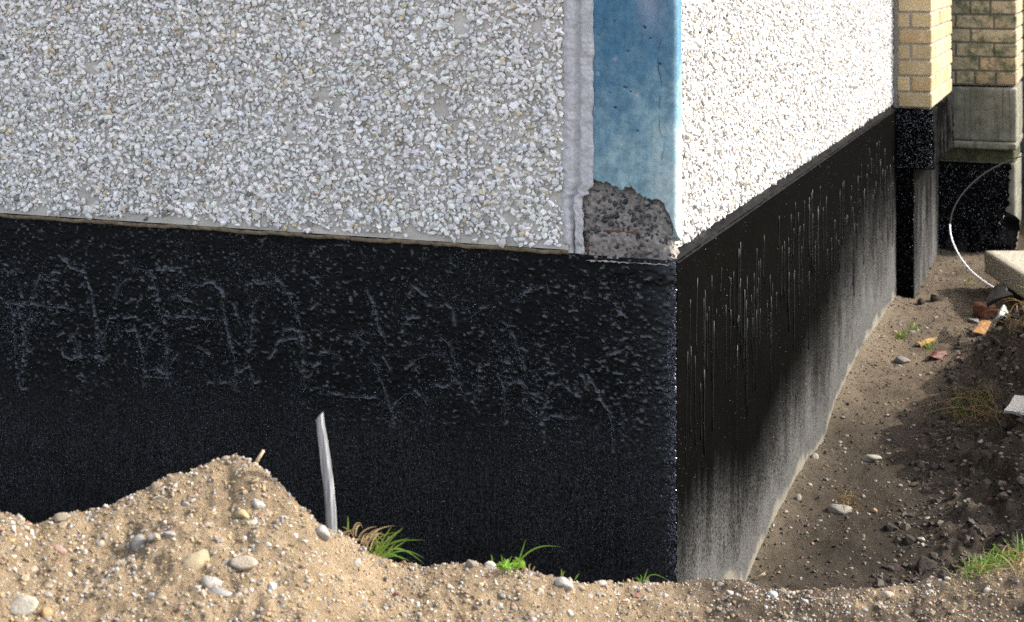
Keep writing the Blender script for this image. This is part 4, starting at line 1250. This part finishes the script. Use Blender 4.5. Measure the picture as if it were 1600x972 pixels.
def drop_stone(px, py, wpx, hpx, colr, rock, label, group=None, cat='stone', name='pebble'):
    p = ground_at(px, py + hpx * 0.25)
    ww = wpx / F * p[1] / 2; hh = hpx / F * p[1] / 2
    me = random.choice(rock_me if rock else peb_me)
    yaw = random.uniform(-0.5, 0.5)
    R3 = np.array(Euler((random.uniform(-.2, .2), random.uniform(-.25, .25), yaw)).to_matrix())
    colr = tuple(c_ * 0.72 for c_ in colr)
    o = place(name, me, p + np.array([0, 0.35 * hh, hh * 0.12]), R3, (ww * 1.05, (ww + hh) / 2, hh), colr)
    tag(o, label, cat, group)
    return o
for a_ in named:
    drop_stone(*a_, name='stone' if a_[5] else 'pebble', cat='stone' if a_[5] else 'pebble')
classes = [('white', WHT, 0.36), ('grey', GRY, 0.22), ('beige', BEI, 0.26), ('pink', PNK, 0.06), ('yellow', YEL, 0.06), ('red brown', RED, 0.04)]
places = [('mound', 165), ('floor', 80), ('bank', 19)]
def zone(pl, px, py):
    if pl == 'mound':
        y0 = np.interp(px, crest[:, 0], crest[:, 1])
        if px > 1050: return 'on the dark ridge before the trench'
        if py < y0 + 22: return 'on the mound crest ' + ('left of the peak' if px < 320 else 'right of the peak' if px < 500 else 'right of the stake')
        side = 'left part' if px < 200 else 'part under the peak' if px < 430 else 'part under the stake' if px < 640 else 'part under the corner'
        return ('high' if py < y0 + 90 else 'low') + ' on the mound, ' + side
    if pl == 'floor':
        return 'at the near end of trench' if py > 790 else 'in the middle of trench' if py > 650 else 'at the far end of trench'
    return 'on the dark right bank'
made_list = []
for pname, cnt in places:
    made = 0
    while made < cnt:
        if pname == 'mound':
            px = random.uniform(0, 1590) if random.random() < 0.25 else random.uniform(0, 960)
            y0 = np.interp(px, crest[:, 0], crest[:, 1])
            py = y0 + (972 - y0) * random.random() ** 0.8 + 3
            if py > 970: continue
            wpx = random.uniform(6, 10) + 10 * random.random() ** 3
        elif pname == 'floor':
            px = random.uniform(1180, 1500); py = random.uniform(480, 900)
            p = ground_at(px, py); A, B = AB(p[0], p[1])
            if A < 0.03 or A > 0.62 or p[1] < 5.4: continue
            wpx = random.uniform(5, 9)
        else:
            px = random.uniform(1480, 1600); py = random.uniform(500, 840)
            p = ground_at(px, py); A, B = AB(p[0], p[1])
            if A < 0.62: continue
            wpx = random.uniform(6, 11)
        k = random.random(); acc = 0
        for cn, cc_, f_ in classes:
            acc += f_
            if k <= acc: break
        v = random.uniform(0.7, 1.15)
        rock = random.random() < 0.6
        o = drop_stone(px, py, wpx, wpx * random.uniform(0.5, 0.85), tuple(x * v for x in cc_), rock, None, None, None)
        made_list.append((f"{cn} {'angular' if rock else 'rounded'} pebble", zone(pname, px, py), px, o))
        made += 1
ORD = ['leftmost', 'second', 'third', 'fourth', 'fifth', 'sixth', 'seventh', 'eighth', 'ninth', 'tenth', 'eleventh', 'twelfth', 'thirteenth', 'fourteenth']
fam = {}
for what, zn, px, o in made_list: fam.setdefault((what, zn), []).append((px, o))
for (what, zn), lst in fam.items():
    lst.sort(key=lambda e: e[0])
    for k, (px, o) in enumerate(lst):
        if len(lst) == 1: lab = f'small {what} {zn}'
        elif k == len(lst) - 1: lab = f'rightmost small {what} {zn}'
        elif k == 0: lab = f'leftmost small {what} {zn}'
        else: lab = f'{ORD[min(k, 13)]} from left small {what} {zn}'
        tag(o, lab, 'pebble', 'small pebbles lying loose in the soil')

# -- gravel grains: nobody could count them
def gravel(n, xy, lo, hi, seed, tone_mix, sink=0.25):
    r = np.random.default_rng(seed)
    X, Y = xy
    n = len(X)
    sz = lo + (hi - lo) * r.random(n) ** 3
    Z = ground_h(X, Y) + sz * 0.5 * (0.5 - sink)
    asp = np.stack([np.ones(n), r.uniform(0.6, 1, n), r.uniform(0.5, 0.85, n)], -1)
    pal = np.array([c for c, f_ in tone_mix]); pr = np.array([f_ for c, f_ in tone_mix]); pr = pr / pr.sum()
    tn = pal[r.choice(len(pal), n, p=pr)] * r.uniform(0.7, 1.2, (n, 1))
    return np.stack([X, Y, Z], -1), sz[:, None] * asp, tilt(n, r, 0.5), tn
r5 = np.random.default_rng(77)
n = 30000
u = r5.uniform(-0.36, 0.36, n); pxs = CX + F * u
Yc_ = np.interp(pxs, cdist[:, 0], cdist[:, 1])
Yg = Yc_ + 0.05 - r5.random(n) ** 1.1 * 0.85
keep = Yg > 2.6
sand_mix = [((0.44, 0.40, 0.35), 3), ((0.31, 0.24, 0.155), 5), ((0.26, 0.19, 0.115), 5), ((0.25, 0.24, 0.235), 1.8), ((0.30, 0.17, 0.115), 0.8), ((0.34, 0.24, 0.10), 0.8), ((0.11, 0.09, 0.07), 0.8)]
g1 = gravel(0, (u[keep] * Yg[keep], Yg[keep]), 0.0014, 0.0062, 1, sand_mix)
n = 9000
B_ = r5.uniform(0.2, 7.0, n); A_ = r5.uniform(0.0, 1.2, n)
Xw = P0[0] - A_ * DL[0] + B_ * DR[0]; Yw = P0[1] - A_ * DL[1] + B_ * DR[1]
k_ = (np.abs(Xw / Yw) < 0.36)
dark_mix = [((0.30, 0.275, 0.24), 0.7), ((0.13, 0.105, 0.075), 4), ((0.065, 0.052, 0.042), 5), ((0.03, 0.026, 0.022), 3), ((0.18, 0.13, 0.08), 1.5)]
g2 = gravel(0, (Xw[k_], Yw[k_]), 0.0025, 0.012, 2, dark_mix)
n = 2200
u = r5.uniform(-0.36, 0.36, n); pxs = CX + F * u
Yg = np.interp(pxs, cdist[:, 0], cdist[:, 1]) + 0.02 - r5.random(n) * 0.85
k_ = (Yg > 2.6) & (fbm(u * Yg, Yg, 0.18, 2, 93) > -0.05)
clod_mix = [((0.215, 0.166, 0.11), 5), ((0.17, 0.13, 0.086), 3), ((0.26, 0.205, 0.14), 2)]
g3 = gravel(0, (u[k_] * Yg[k_], Yg[k_]), 0.004, 0.014, 3, clod_mix, 0.75)
n = 2500
B_ = r5.uniform(0.6, 5.2, n); A_ = r5.uniform(0.45, 1.4, n)
Xw = P0[0] - A_ * DL[0] + B_ * DR[0]; Yw = P0[1] - A_ * DL[1] + B_ * DR[1]
g4 = gravel(0, (Xw, Yw), 0.008, 0.035, 4, [((0.05, 0.04, 0.03), 5), ((0.07, 0.056, 0.042), 3), ((0.03, 0.018, 0.015), 3)], 0.6)
n = 5200
u = r5.uniform(-0.36, 0.36, n); pxs = CX + F * u
Yg = np.interp(pxs, cdist[:, 0], cdist[:, 1]) + 0.012 - r5.random(n) ** 1.3 * 0.8
k_ = (Yg > 2.6) & (fbm(u * Yg, Yg, 0.13, 2, 97) > -0.22 + 0.4 * r5.random(n) - 0.1 + 0.35 * (pxs > 1050))
med_mix = [((0.36, 0.335, 0.30), 4), ((0.25, 0.205, 0.15), 4), ((0.20, 0.195, 0.19), 2.5), ((0.24, 0.14, 0.105), 0.9), ((0.28, 0.2, 0.095), 1.1), ((0.13, 0.10, 0.08), 1)]
g5 = gravel(0, (u[k_] * Yg[k_], Yg[k_]), 0.0032, 0.0090, 5, med_mix, 0.35)
def stone_arrays(gs, shapes, faces):
    pos, sc_, R_, tn = [np.concatenate(q_) for q_ in zip(*gs)]
    n = len(pos); sh = np.stack(shapes)[r5.integers(0, len(shapes), n)]; k = sh.shape[1]
    V = np.einsum('nij,nkj->nki', R_, sh * sc_[:, None, :]) + pos[:, None, :]
    return V.reshape(-1, 3), (faces[None] + k * np.arange(n)[:, None, None]).reshape(-1, 3), np.repeat(tn, k, 0)
OCT = [OCT_V * (1 + 0.45 * (r5.random((6, 1)) - 0.5)) for _ in range(24)]
Va, Fa, Ta = stone_arrays([g1, g2], OCT, OCT_F)            # grains of a few millimetres
Vb, Fb, Tb = stone_arrays([g3, g4, g5], CH_SH + PB_SH, ico_f)
gr = link('gravel', mesh_np('gravel', np.r_[Va, Vb], np.r_[Fa, Fb + len(Va)], M_stone, False, {'tint': np.r_[Ta, Tb]}))
tag(gr, kind='stuff')

# -- dark clods of earth
def clod_mesh(seed):
    r = np.random.default_rng(seed)
    me = pebble_mesh(seed, 0.6); me.materials.clear(); me.materials.append(M_clod); me.name = 'clod'
    for p in me.polygons: p.use_smooth = False
    return me
clods = [clod_mesh(500 + k) for k in range(5)]
for px, py, wpx, hpx, lab in [(1445, 880, 44, 30, 'largest black clod of earth at near end of trench'), (1421, 842, 26, 22, 'black clod beside pale stone on trench floor'),
                              (1391, 822, 22, 14, 'black clod between two pale stones on trench floor'), (1462, 464, 24, 15, 'dark clod on far trench floor right of pilaster foot'),
                              (1438, 470, 16, 18, 'dark clod at foot of tarred pilaster'), (1407, 797, 12, 10, 'small black clod above the others in trench'),
                              (1475, 895, 26, 16, 'black clod against the near ridge right of the largest one'), (1340, 500, 18, 8, 'brown clod at foot of wall before the pilaster')]:
    p = ground_at(px, py + hpx * 0.3)
    ww = wpx / F * p[1] / 2; hh = hpx / F * p[1] / 2
    R3 = np.array(Euler((0, 0, random.uniform(0, 6))).to_matrix())
    tag(place('clod', random.choice(clods), p + np.array([0, 0, hh * 0.3]), R3, (ww, ww, hh), None), lab, 'clod')

# -- wooden stake
def stake():
    pts = [(518.5, 835), (517, 800), (513.5, 760), (509, 720), (504, 685), (498.5, 650)]
    wd = [9.0, 9.2, 9.0, 9.0, 8.2, 7.0]
    base = ground_at(518, 824)
    Yd = float(np.interp(518, cdist[:, 0], cdist[:, 1])) + 0.01
    V = []; nk = 9
    r = random.Random(4)
    rr = [1 + r.uniform(-0.16, 0.16) for _ in range(nk)]
    fine = 14
    for i in range(fine):
        s_ = i / (fine - 1) * (len(pts) - 1); j = min(int(s_), len(pts) - 2); f_ = s_ - j
        cx_ = pts[j][0] * (1 - f_) + pts[j + 1][0] * f_; cy_ = pts[j][1] * (1 - f_) + pts[j + 1][1] * f_
        w_ = (wd[j] * (1 - f_) + wd[j + 1] * f_) / F * Yd
        c_ = at(cx_, cy_, Yd)
        for k in range(nk):
            a_ = 2 * math.pi * k / nk + 0.25 * s_ / 5
            q_ = rr[k] * (1 + r.uniform(-0.04, 0.04))
            z_ = c_[2]
            if i == fine - 1: z_ += 0.010 * math.cos(a_)      # split top, higher on the right
            V.append((c_[0] + w_ * q_ * math.cos(a_), c_[1] + 0.75 * w_ * q_ * math.sin(a_), z_))
    Fc = [(i * nk + k, i * nk + (k + 1) % nk, (i + 1) * nk + (k + 1) % nk, (i + 1) * nk + k) for i in range(fine - 1) for k in range(nk)]
    Fc += [tuple(range(nk))[::-1], tuple((fine - 1) * nk + k for k in range(nk))]
    o = link('wooden_stake', mesh_py('wooden_stake', V, Fc, M_wood, False))
    tag(o, 'weathered grey wooden stake standing in the sandy mound before the black wall', 'stake')
stake()

# -- twigs
def twig(name, pxs, Y, rad, matl, label):
    mb = MB(); P_ = [at(x, y, Y) for x, y in pxs]
    mb.tube(P_, [rad * (1 - 0.3 * i / len(P_)) for i in range(len(P_))], 6)
    tag(link(name, mb.mesh(name, matl, True)), label, 'twig')
M_twig = simple('pale_twig', (0.42, 0.33, 0.22), 0.8, 0.3, 120, 0.4, 0.001)
twig('twig', [(398, 727), (404, 716), (412, 704)], 3.49, 0.0042, M_twig, 'short pale broken twig sticking up from mound peak')
g_ = ground_at(1186, 908)
twig('straw', [(1176, 914), (1182, 903), (1190, 899), (1196, 896)], float(g_[1]), 0.006, M_twig, 'bent pale straw at the foot of the dusty wall')

# -- grass
def blades_mesh(blades, matl, name):
    """blades: list of (points, width, tint); each a folded tapering ribbon"""
    V = []; Fc = []; T = []
    for pts, wd, tint in blades:
        P_ = [Vector(p) for p in pts]
        n0 = len(V); m_ = len(P_)
        side = Vector((1, 0.2, 0))
        for i, p in enumerate(P_):
            d = (P_[min(i + 1, m_ - 1)] - P_[max(i - 1, 0)]).normalized()
            sd_ = d.cross(Vector((0, 1, 0.25))).normalized()
            nr_ = sd_.cross(d)
            s_ = i / (m_ - 1)
            ww = wd * (0.7 + 0.5 * s_) if s_ < 0.4 else wd * 0.9 * max(0.06, (1 - ((s_ - 0.4) / 0.6) ** 1.7))
            V += [p - sd_ * ww * 0.5, p + nr_ * ww * 0.18, p + sd_ * ww * 0.5]
            T += [tint] * 3
        for i in range(m_ - 1):
            a = n0 + 3 * i
            Fc += [(a, a + 1, a + 4, a + 3), (a + 1, a + 2, a + 5, a + 4)]
    return mesh_np(name, np.array([tuple(v) for v in V]), np.array(Fc), matl, True, {'tint': np.array(T)})
def curve(px_pts, Y, n=9, dy=0.0):
    """smooth blade through photo points at distance Y (leaning dy away along its length)"""
    P_ = np.array([at(x, y, Y) for x, y in px_pts]); tt = np.linspace(0, 1, len(P_))
    t2 = np.linspace(0, 1, n)
    # Catmull-like: quadratic fit through the points when three
    out = np.stack([np.interp(t2, tt, P_[:, k]) for k in range(3)], -1)
    for _ in range(2): out[1:-1] = 0.25 * out[:-2] + 0.5 * out[1:-1] + 0.25 * out[2:]
    out[:, 1] += dy * t2
    return out
def rnd_blades(r, n, base_fn, hmin, hmax, spread, wd, droop=0.5, tint=(1, 1, 1)):
    out = []
    for k in range(n):
        b0 = Vector(base_fn(r))
        h_ = r.uniform(hmin, hmax); a_ = r.uniform(0, 2 * math.pi); sp = r.uniform(0.1, spread)
        dx, dy = math.cos(a_) * sp * h_, math.sin(a_) * sp * h_
        pts = []
        for i in range(7):
            s_ = i / 6
            pts.append(b0 + Vector((dx * s_ ** 1.5, dy * s_ ** 1.5, h_ * (s_ - droop * 0.5 * s_ ** 2.4))))
        v = r.uniform(0.65, 1.25)
        out.append((pts, wd * r.uniform(0.7, 1.3), (tint[0] * v * r.uniform(0.9, 1.2), tint[1] * v, tint[2] * v)))
    return out
def tuft(label, green, dry, cat='grass'):
    """one tuft: green blades and dry blades as its two parts"""
    pb = (green or dry)[0][0][0]
    e_ = empty('grass_tuft', tuple(float(x) for x in pb))
    tag(e_, label, cat)
    if green: link('green_blades', blades_mesh(green, M_grass, 'green_blades'), e_)['kind'] = 'stuff'
    if dry: link('dry_blades', blades_mesh(dry, M_straw, 'dry_blades'), e_)['kind'] = 'stuff'
    return e_
r6 = random.Random(9)
YT = 3.50
G = []
for pts in ([(590, 866), (603, 842), (632, 818)], [(592, 868), (610, 846), (640, 848), (664, 850)], [(594, 870), (612, 852), (640, 856), (664, 874)],
            [(598, 872), (618, 862), (640, 862), (662, 876)], [(588, 868), (596, 846), (607, 830), (612, 822)], [(594, 868), (604, 850), (620, 846), (640, 838)],
            [(602, 872), (614, 858), (626, 852), (636, 846)], [(596, 870), (606, 862), (622, 866), (634, 872)], [(580, 862), (588, 842), (600, 832), (624, 826)],
            [(586, 866), (590, 850), (588, 836)], [(600, 874), (606, 864), (618, 858), (632, 866)], [(543, 830), (544, 818), (543, 806)], [(542, 830), (545, 820), (546, 812)],
            [(592, 870), (600, 856), (616, 836), (630, 826)], [(598, 874), (612, 868), (628, 872), (642, 880)]):
    v = r6.uniform(0.8, 1.25)
    G.append((curve(pts, YT + r6.uniform(-0.02, 0.02), 9, r6.uniform(-.03, .03)), 0.0042, (v * r6.uniform(0.95, 1.3), v, v)))
D = []
for pts in ([(552, 836), (552, 822), (560, 812), (566, 816)], [(556, 838), (556, 826), (562, 820), (566, 830)], [(535, 832), (548, 830), (562, 822)], [(575, 858), (572, 840), (580, 828), (592, 822)],
            [(578, 860), (584, 842), (596, 836)], [(570, 856), (566, 842), (570, 834)], [(584, 866), (590, 856), (600, 854), (606, 862)], [(560, 842), (564, 832), (578, 824), (590, 824)],
            [(572, 856), (580, 838), (590, 830), (606, 836)], [(526, 826), (535, 833), (546, 834)], [(564, 846), (574, 836), (584, 838), (588, 848)]):
    D.append((curve(pts, YT + r6.uniform(-0.02, 0.02), 8, r6.uniform(-.02, .02)), 0.0040, (1, 1, 1)))
G += rnd_blades(r6, 26, lambda r: at(r.uniform(580, 604), r.uniform(868, 880), 3.5 + r.uniform(-.02, .05)), 0.02, 0.06, 1.3, 0.0032, 0.8, (1.15, 0.95, 0.8))
D += rnd_blades(r6, 34, lambda r: at(r.uniform(540, 606), 840 + r.uniform(0, 38), 3.5 + r.uniform(-.02, .05)), 0.015, 0.05, 1.6, 0.0028, 1.2)
tuft('tuft of long green and dry grass on the mound right of the stake', G, D)
# leafy weed
G = []; YT = 3.56
for pts in ([(805, 892), (812, 874), (830, 858), (852, 851), (878, 855)], [(808, 890), (812, 872), (822, 842)], [(770, 886), (769, 872), (767, 866)], [(784, 888), (785, 874), (783, 866)], [(790, 888), (796, 876), (800, 868)]):
    G.append((curve(pts, YT, 10), 0.0042, (1.05, 1.0, 1.0)))
for k in range(26):      # broad toothed leaves
    x0 = r6.uniform(774, 822); y0 = 888 + r6.uniform(-3, 4) - 0.15 * max(0, x0 - 800)
    a_ = r6.uniform(-0.9, 0.9); L_ = r6.uniform(12, 24)
    pts = [(x0, y0), (x0 + 0.5 * L_ * math.sin(a_), y0 - 0.55 * L_ * math.cos(a_)), (x0 + L_ * math.sin(a_), y0 - 0.8 * L_ * math.cos(a_))]
    v = r6.uniform(0.9, 1.5)
    G.append((curve(pts, YT + r6.uniform(-0.03, 0.03), 7, r6.uniform(-.03, .02)), 0.0105, (v * 1.25, v * 1.15, v)))
D = [(curve(p_, YT - 0.02, 7), 0.003, (1.1, 1.05, 1)) for p_ in ([(828, 892), (826, 884), (830, 880)], [(824, 894), (818, 886), (812, 884)], [(832, 893), (834, 888), (836, 884)])]
tuft('bright green leafy weed with one long arching blade on the crest', G, D, 'weed')
# small tufts along the crest
def crest_tuft(pts_list, Y, label, dry=()):
    tuft(label, [(curve(p_, Y, 8), 0.0035, (r6.uniform(0.9, 1.3), 1, 1)) for p_ in pts_list], [(curve(p_, Y, 6), 0.003, (1, 1, 1)) for p_ in dry])
crest_tuft([[(876, 904), (878, 896), (877, 888)], [(880, 904), (879, 896), (883, 892)], [(898, 906), (902, 900), (905, 896)]], 3.6, 'tiny green sprout behind the large white stone on crest')
crest_tuft([[(1004, 912), (1008, 900), (1012, 888)], [(1006, 912), (1012, 898), (1026, 896), (1046, 908)], [(1002, 912), (996, 904), (990, 902)], [(1010, 912), (1012, 902), (1018, 898)], [(1000, 912), (1003, 902), (1000, 897)], [(998, 912), (1000, 906), (994, 900)]], 3.9,
           'thin arching grass tuft on the crest under building corner', [[(990, 912), (989, 904), (988, 902)], [(1013, 912), (1013, 900)], [(974, 911), (974, 905)]])
# right ridge tuft
def gbase(x0, x1, y0, y1):
    def f_(r):
        p = ground_at(r.uniform(x0, x1), r.uniform(y0, y1)); return p
    return f_
def ridge_base(x0, x1, off0, off1):
    def f_(r):
        x = r.uniform(x0, x1); Yd = float(np.interp(x, cdist[:, 0], cdist[:, 1])) + r.uniform(off0, off1)
        X = (x - CX) / F * Yd
        return (X, Yd, gz(X, Yd) - 0.003)
    return f_
G = rnd_blades(r6, 190, ridge_base(1510, 1588, -0.05, 0.06), 0.020, 0.055, 1.0, 0.0034, 0.6, (0.95, 0.9, 0.8))
G += rnd_blades(r6, 12, ridge_base(1530, 1565, -0.02, 0.08), 0.06, 0.10, 0.5, 0.0032, 0.4)
D = rnd_blades(r6, 60, ridge_base(1480, 1590, -0.05, 0.06), 0.02, 0.07, 1.5, 0.0028, 1.1)
tuft('thick fresh green tuft on the ridge at trench\'s right end', G, D)
tuft('green and straw tuft cut by the right edge of the photo', rnd_blades(r6, 26, ridge_base(1590, 1625, 0.0, 0.1), 0.05, 0.11, 0.6, 0.0045, 0.5),
     rnd_blades(r6, 60, ridge_base(1588, 1630, -0.12, 0.0), 0.03, 0.08, 1.2, 0.0035, 1.2))
tuft('scattered dry stubble on the right ridge in the foreground', rnd_blades(r6, 12, ridge_base(1490, 1580, -0.14, -0.02), 0.01, 0.02, 0.8, 0.003, 0.5),
     rnd_blades(r6, 110, ridge_base(1330, 1600, -0.2, -0.02), 0.012, 0.04, 2.0, 0.0025, 1.4))
# dry grass hanging on the bank
D = rnd_blades(r6, 130, gbase(1490, 1560, 615, 665), 0.08, 0.22, 1.8, 0.005, 2.0, (0.62, 0.6, 0.55))
G = rnd_blades(r6, 40, gbase(1490, 1545, 625, 660), 0.05, 0.14, 1.5, 0.005, 1.6, (0.55, 0.6, 0.6))
tuft('dry straggly grass hanging over the dark bank', G, D)
tuft('wisp of dry grass beside the big grey lump in trench', rnd_blades(r6, 3, gbase(1315, 1330, 785, 800), 0.03, 0.06, 1.0, 0.003, 1.0),
     rnd_blades(r6, 40, gbase(1310, 1335, 775, 802), 0.03, 0.09, 1.8, 0.003, 1.6, (0.8, 0.75, 0.65)))
for (x0, x1, y0, y1, n_, lab) in [(1402, 1418, 522, 532, 26, 'small green tuft by the wall on far trench floor'), (1422, 1436, 512, 520, 14, 'pale green sprig behind the small tuft in trench'),
                                  (1446, 1458, 540, 548, 18, 'small green tuft between the ochre and red leaves'), (1504, 1518, 440, 450, 12, 'tiny sprig near the end of the white cable')]:
    tuft(lab, rnd_blades(r6, n_, gbase(x0, x1, y0, y1), 0.02, 0.055, 1.0, 0.006, 0.6, (1.2, 1.0, 0.9)), None)
tuft('dry roots and straw under the concrete slab', None, rnd_blades(r6, 60, gbase(1575, 1625, 462, 540), 0.05, 0.2, 1.9, 0.005, 1.6, (0.8, 0.72, 0.6)))

# -- concrete slab lying on the far bank
import bmesh
def world_block(name, p0, dims, matl, seed, rot=0.0, amp=0.006, ch=0.010, n=14):
    """worn block with its lower near-left corner at p0"""
    bm = bmesh.new()
    bmesh.ops.create_cube(bm, size=1.0)
    bmesh.ops.bevel(bm, geom=bm.edges[:], offset=0.03, segments=1, affect='EDGES')
    bmesh.ops.subdivide_edges(bm, edges=[e for e in bm.edges if e.calc_length() > 0.2], cuts=n, use_grid_fill=True)
    co = np.array([v.co[:] for v in bm.verts]); dims = np.array(dims); lc = np.empty_like(co)
    for a_ in range(3):
        s_ = np.sign(co[:, a_]); m_ = np.abs(co[:, a_])
        lc[:, a_] = s_ * (np.clip(m_ / 0.47, 0, 1) * (dims[a_] / 2 - ch) + np.clip((m_ - 0.47) / 0.03, 0, 1) * ch)
    d = amp * (vn(lc[:, 0] / 0.05 + lc[:, 2] / 0.07 + 9, lc[:, 1] / 0.05 - lc[:, 2] / 0.045, seed) + 0.7 * vn(lc[:, 0] / 0.02 + lc[:, 2] / 0.02, lc[:, 1] / 0.02 + lc[:, 2] / 0.017, seed + 1))
    lc = lc * (1 + (d / np.linalg.norm(lc, axis=1))[:, None])
    lc = lc + dims / 2
    c_, s_ = math.cos(rot), math.sin(rot)
    for v, p in zip(bm.verts, lc):
        v.co = (p0[0] + c_ * p[0] - s_ * p[1], p0[1] + s_ * p[0] + c_ * p[1], p0[2] + p[2])
    bmesh.ops.recalc_face_normals(bm, faces=bm.faces[:])
    me = bpy.data.meshes.new(name); bm.to_mesh(me); bm.free(); me.materials.append(matl)
    for p in me.polygons: p.use_smooth = True
    return link(name, me)
tag(world_block('concrete_slab', (3.03, 9.72, 0.165), (0.75, 0.80, 0.145), M_slab, 40), 'old pale concrete slab lying on the bank at right', 'concrete slab')
# tarred board leaning under the slab, brown brick, orange tile, leaves, crumpled sheet, white tile
def plate(name, quad_px, Ys_, thick, matl, label, cat, bend=0.0, n=7, seed=0):
    """a thin bent plate through four photo points at given distances, with real thickness"""
    c4 = np.array([at(x, y, d) for (x, y), d in zip(quad_px, Ys_)])
    s = np.linspace(0, 1, n)
    U, V = np.meshgrid(s, s, indexing='ij')
    P_ = (c4[0] * ((1 - U) * (1 - V))[..., None] + c4[1] * (U * (1 - V))[..., None] + c4[2] * (U * V)[..., None] + c4[3] * ((1 - U) * V)[..., None])
    nn = np.cross(c4[1] - c4[0], c4[3] - c4[0]); nn /= np.linalg.norm(nn)
    if nn[2] < 0: nn = -nn
    wv = bend * (np.sin(np.pi * U) * 0.7 + vn(U * 3, V * 3, seed) * 0.9)
    P_ = P_ + nn * wv[..., None]
    ed = 0.12 * np.linalg.norm(c4[1] - c4[0]) * vn(U * 6 + 2, V * 6, seed + 5)
    P_ = P_ + ((c4[1] - c4[0]) / np.linalg.norm(c4[1] - c4[0])) * (ed * ((U < .01) | (U > .99)))[..., None]
    top = P_ + nn * thick / 2; bot = P_ - nn * thick / 2
    V3 = np.r_[top.reshape(-1, 3), bot.reshape(-1, 3)]
    f = grid_faces(n, n); k = n * n
    ring = [i * n for i in range(n)] + [(n - 1) * n + j for j in range(1, n)] + [i * n + n - 1 for i in range(n - 2, -1, -1)] + [j for j in range(n - 2, 0, -1)]
    rf = np.array([(ring[i], ring[(i + 1) % len(ring)], k + ring[(i + 1) % len(ring)], k + ring[i]) for i in range(len(ring))])
    me = mesh_np(name, V3, np.r_[f, f[:, ::-1] + k, rf], matl, False)
    bm = bmesh.new(); bm.from_mesh(me); bmesh.ops.recalc_face_normals(bm, faces=bm.faces[:]); bm.to_mesh(me); bm.free()
    tag(link(name, me), label, cat)
plate('tarred_board', [(1540, 478), (1583, 464), (1566, 446), (1552, 452)], [9.3, 9.25, 9.55, 9.6], 0.02, M_blackboard, 'black tarred board propped under the corner of concrete slab', 'board', 0.01, seed=1)
g_ = ground_at(1549, 497)
tag(world_block('brick_fragment', (float(g_[0]) - 0.05, float(g_[1]) - 0.02, float(g_[2]) - 0.01), (0.095, 0.12, 0.085), M_redbrick, 44, 0.3, 0.012, 0.008, 6), 'brown broken brick sitting below the tarred board', 'brick')
def on_g(px, py): return float(ground_at(px, py)[1])
yo = on_g(1530, 525) - 0.02
plate('tile_fragment', [(1519, 520), (1538, 525), (1548, 504), (1534, 501)], [yo, yo, yo + 0.10, yo + 0.10], 0.014, M_leaf_o, 'orange tile fragment on the dark bank edge', 'tile', 0.006, seed=2)
ya = on_g(1440, 540) - 0.02
plate('fallen_leaf', [(1431, 535), (1440, 541), (1462, 532), (1455, 528)], [ya, ya - 0.02, ya + 0.05, ya + 0.08], 0.003, M_leaf_y, 'ochre fallen leaf on far trench floor', 'leaf', 0.015, seed=3)
ya = on_g(1460, 562) - 0.02
plate('fallen_leaf', [(1446, 558), (1466, 563), (1482, 553), (1462, 549)], [ya, ya, ya + 0.08, ya + 0.1], 0.003, M_leaf_r, 'dark red fallen leaf at the foot of bank', 'leaf', 0.02, seed=4)
ya = on_g(1590, 650) - 0.03
plate('tile_fragment', [(1570, 643), (1604, 652), (1615, 622), (1586, 620)], [ya, ya - 0.02, ya + 0.06, ya + 0.10], 0.014, M_white, 'white broken tile sticking out of the bank at right edge', 'tile', 0.006, seed=5)
ya = on_g(1560, 508) - 0.02
plate('crumpled_sheet', [(1549, 506), (1578, 504), (1574, 488), (1562, 488)], [ya, ya, ya + 0.1, ya + 0.1], 0.006, M_plastic, 'crumpled grey sheet beside the brown brick', 'plastic sheet', 0.05, 9, seed=6)

# -- cable: porch shadow painted dark on upper length, pale below, curving to the slab
cb = empty('cable', tuple(at(1483, 345, 10.9)))
tag(cb, 'thin white cable looping in front of the brick pier, upper length coloured as shadow', 'cable')
def spl(pts, Y0, Y1, n=24):
    pts = np.array(pts, float); tt = np.linspace(0, 1, len(pts)); t2 = np.linspace(0, 1, n)
    x = np.interp(t2, tt, pts[:, 0]); y = np.interp(t2, tt, pts[:, 1])
    for _ in range(6):
        x[1:-1] = 0.25 * x[:-2] + 0.5 * x[1:-1] + 0.25 * x[2:]; y[1:-1] = 0.25 * y[:-2] + 0.5 * y[1:-1] + 0.25 * y[2:]
    return [tuple(at(a_, b_, c_)) for a_, b_, c_ in zip(x, y, np.linspace(Y0, Y1, n))]
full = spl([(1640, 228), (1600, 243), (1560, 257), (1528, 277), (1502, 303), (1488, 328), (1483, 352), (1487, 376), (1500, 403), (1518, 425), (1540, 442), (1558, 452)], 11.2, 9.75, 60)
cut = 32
mb = MB(); mb.tube(full[:cut + 1], [0.005] * (cut + 1), 8); link('shaded_length', mb.mesh('shaded_length', M_cable_shade, True), cb)
mb = MB(); mb.tube(full[cut:], [0.005] * len(full[cut:]), 8); link('pale_length', mb.mesh('pale_length', M_cable_w, True), cb)
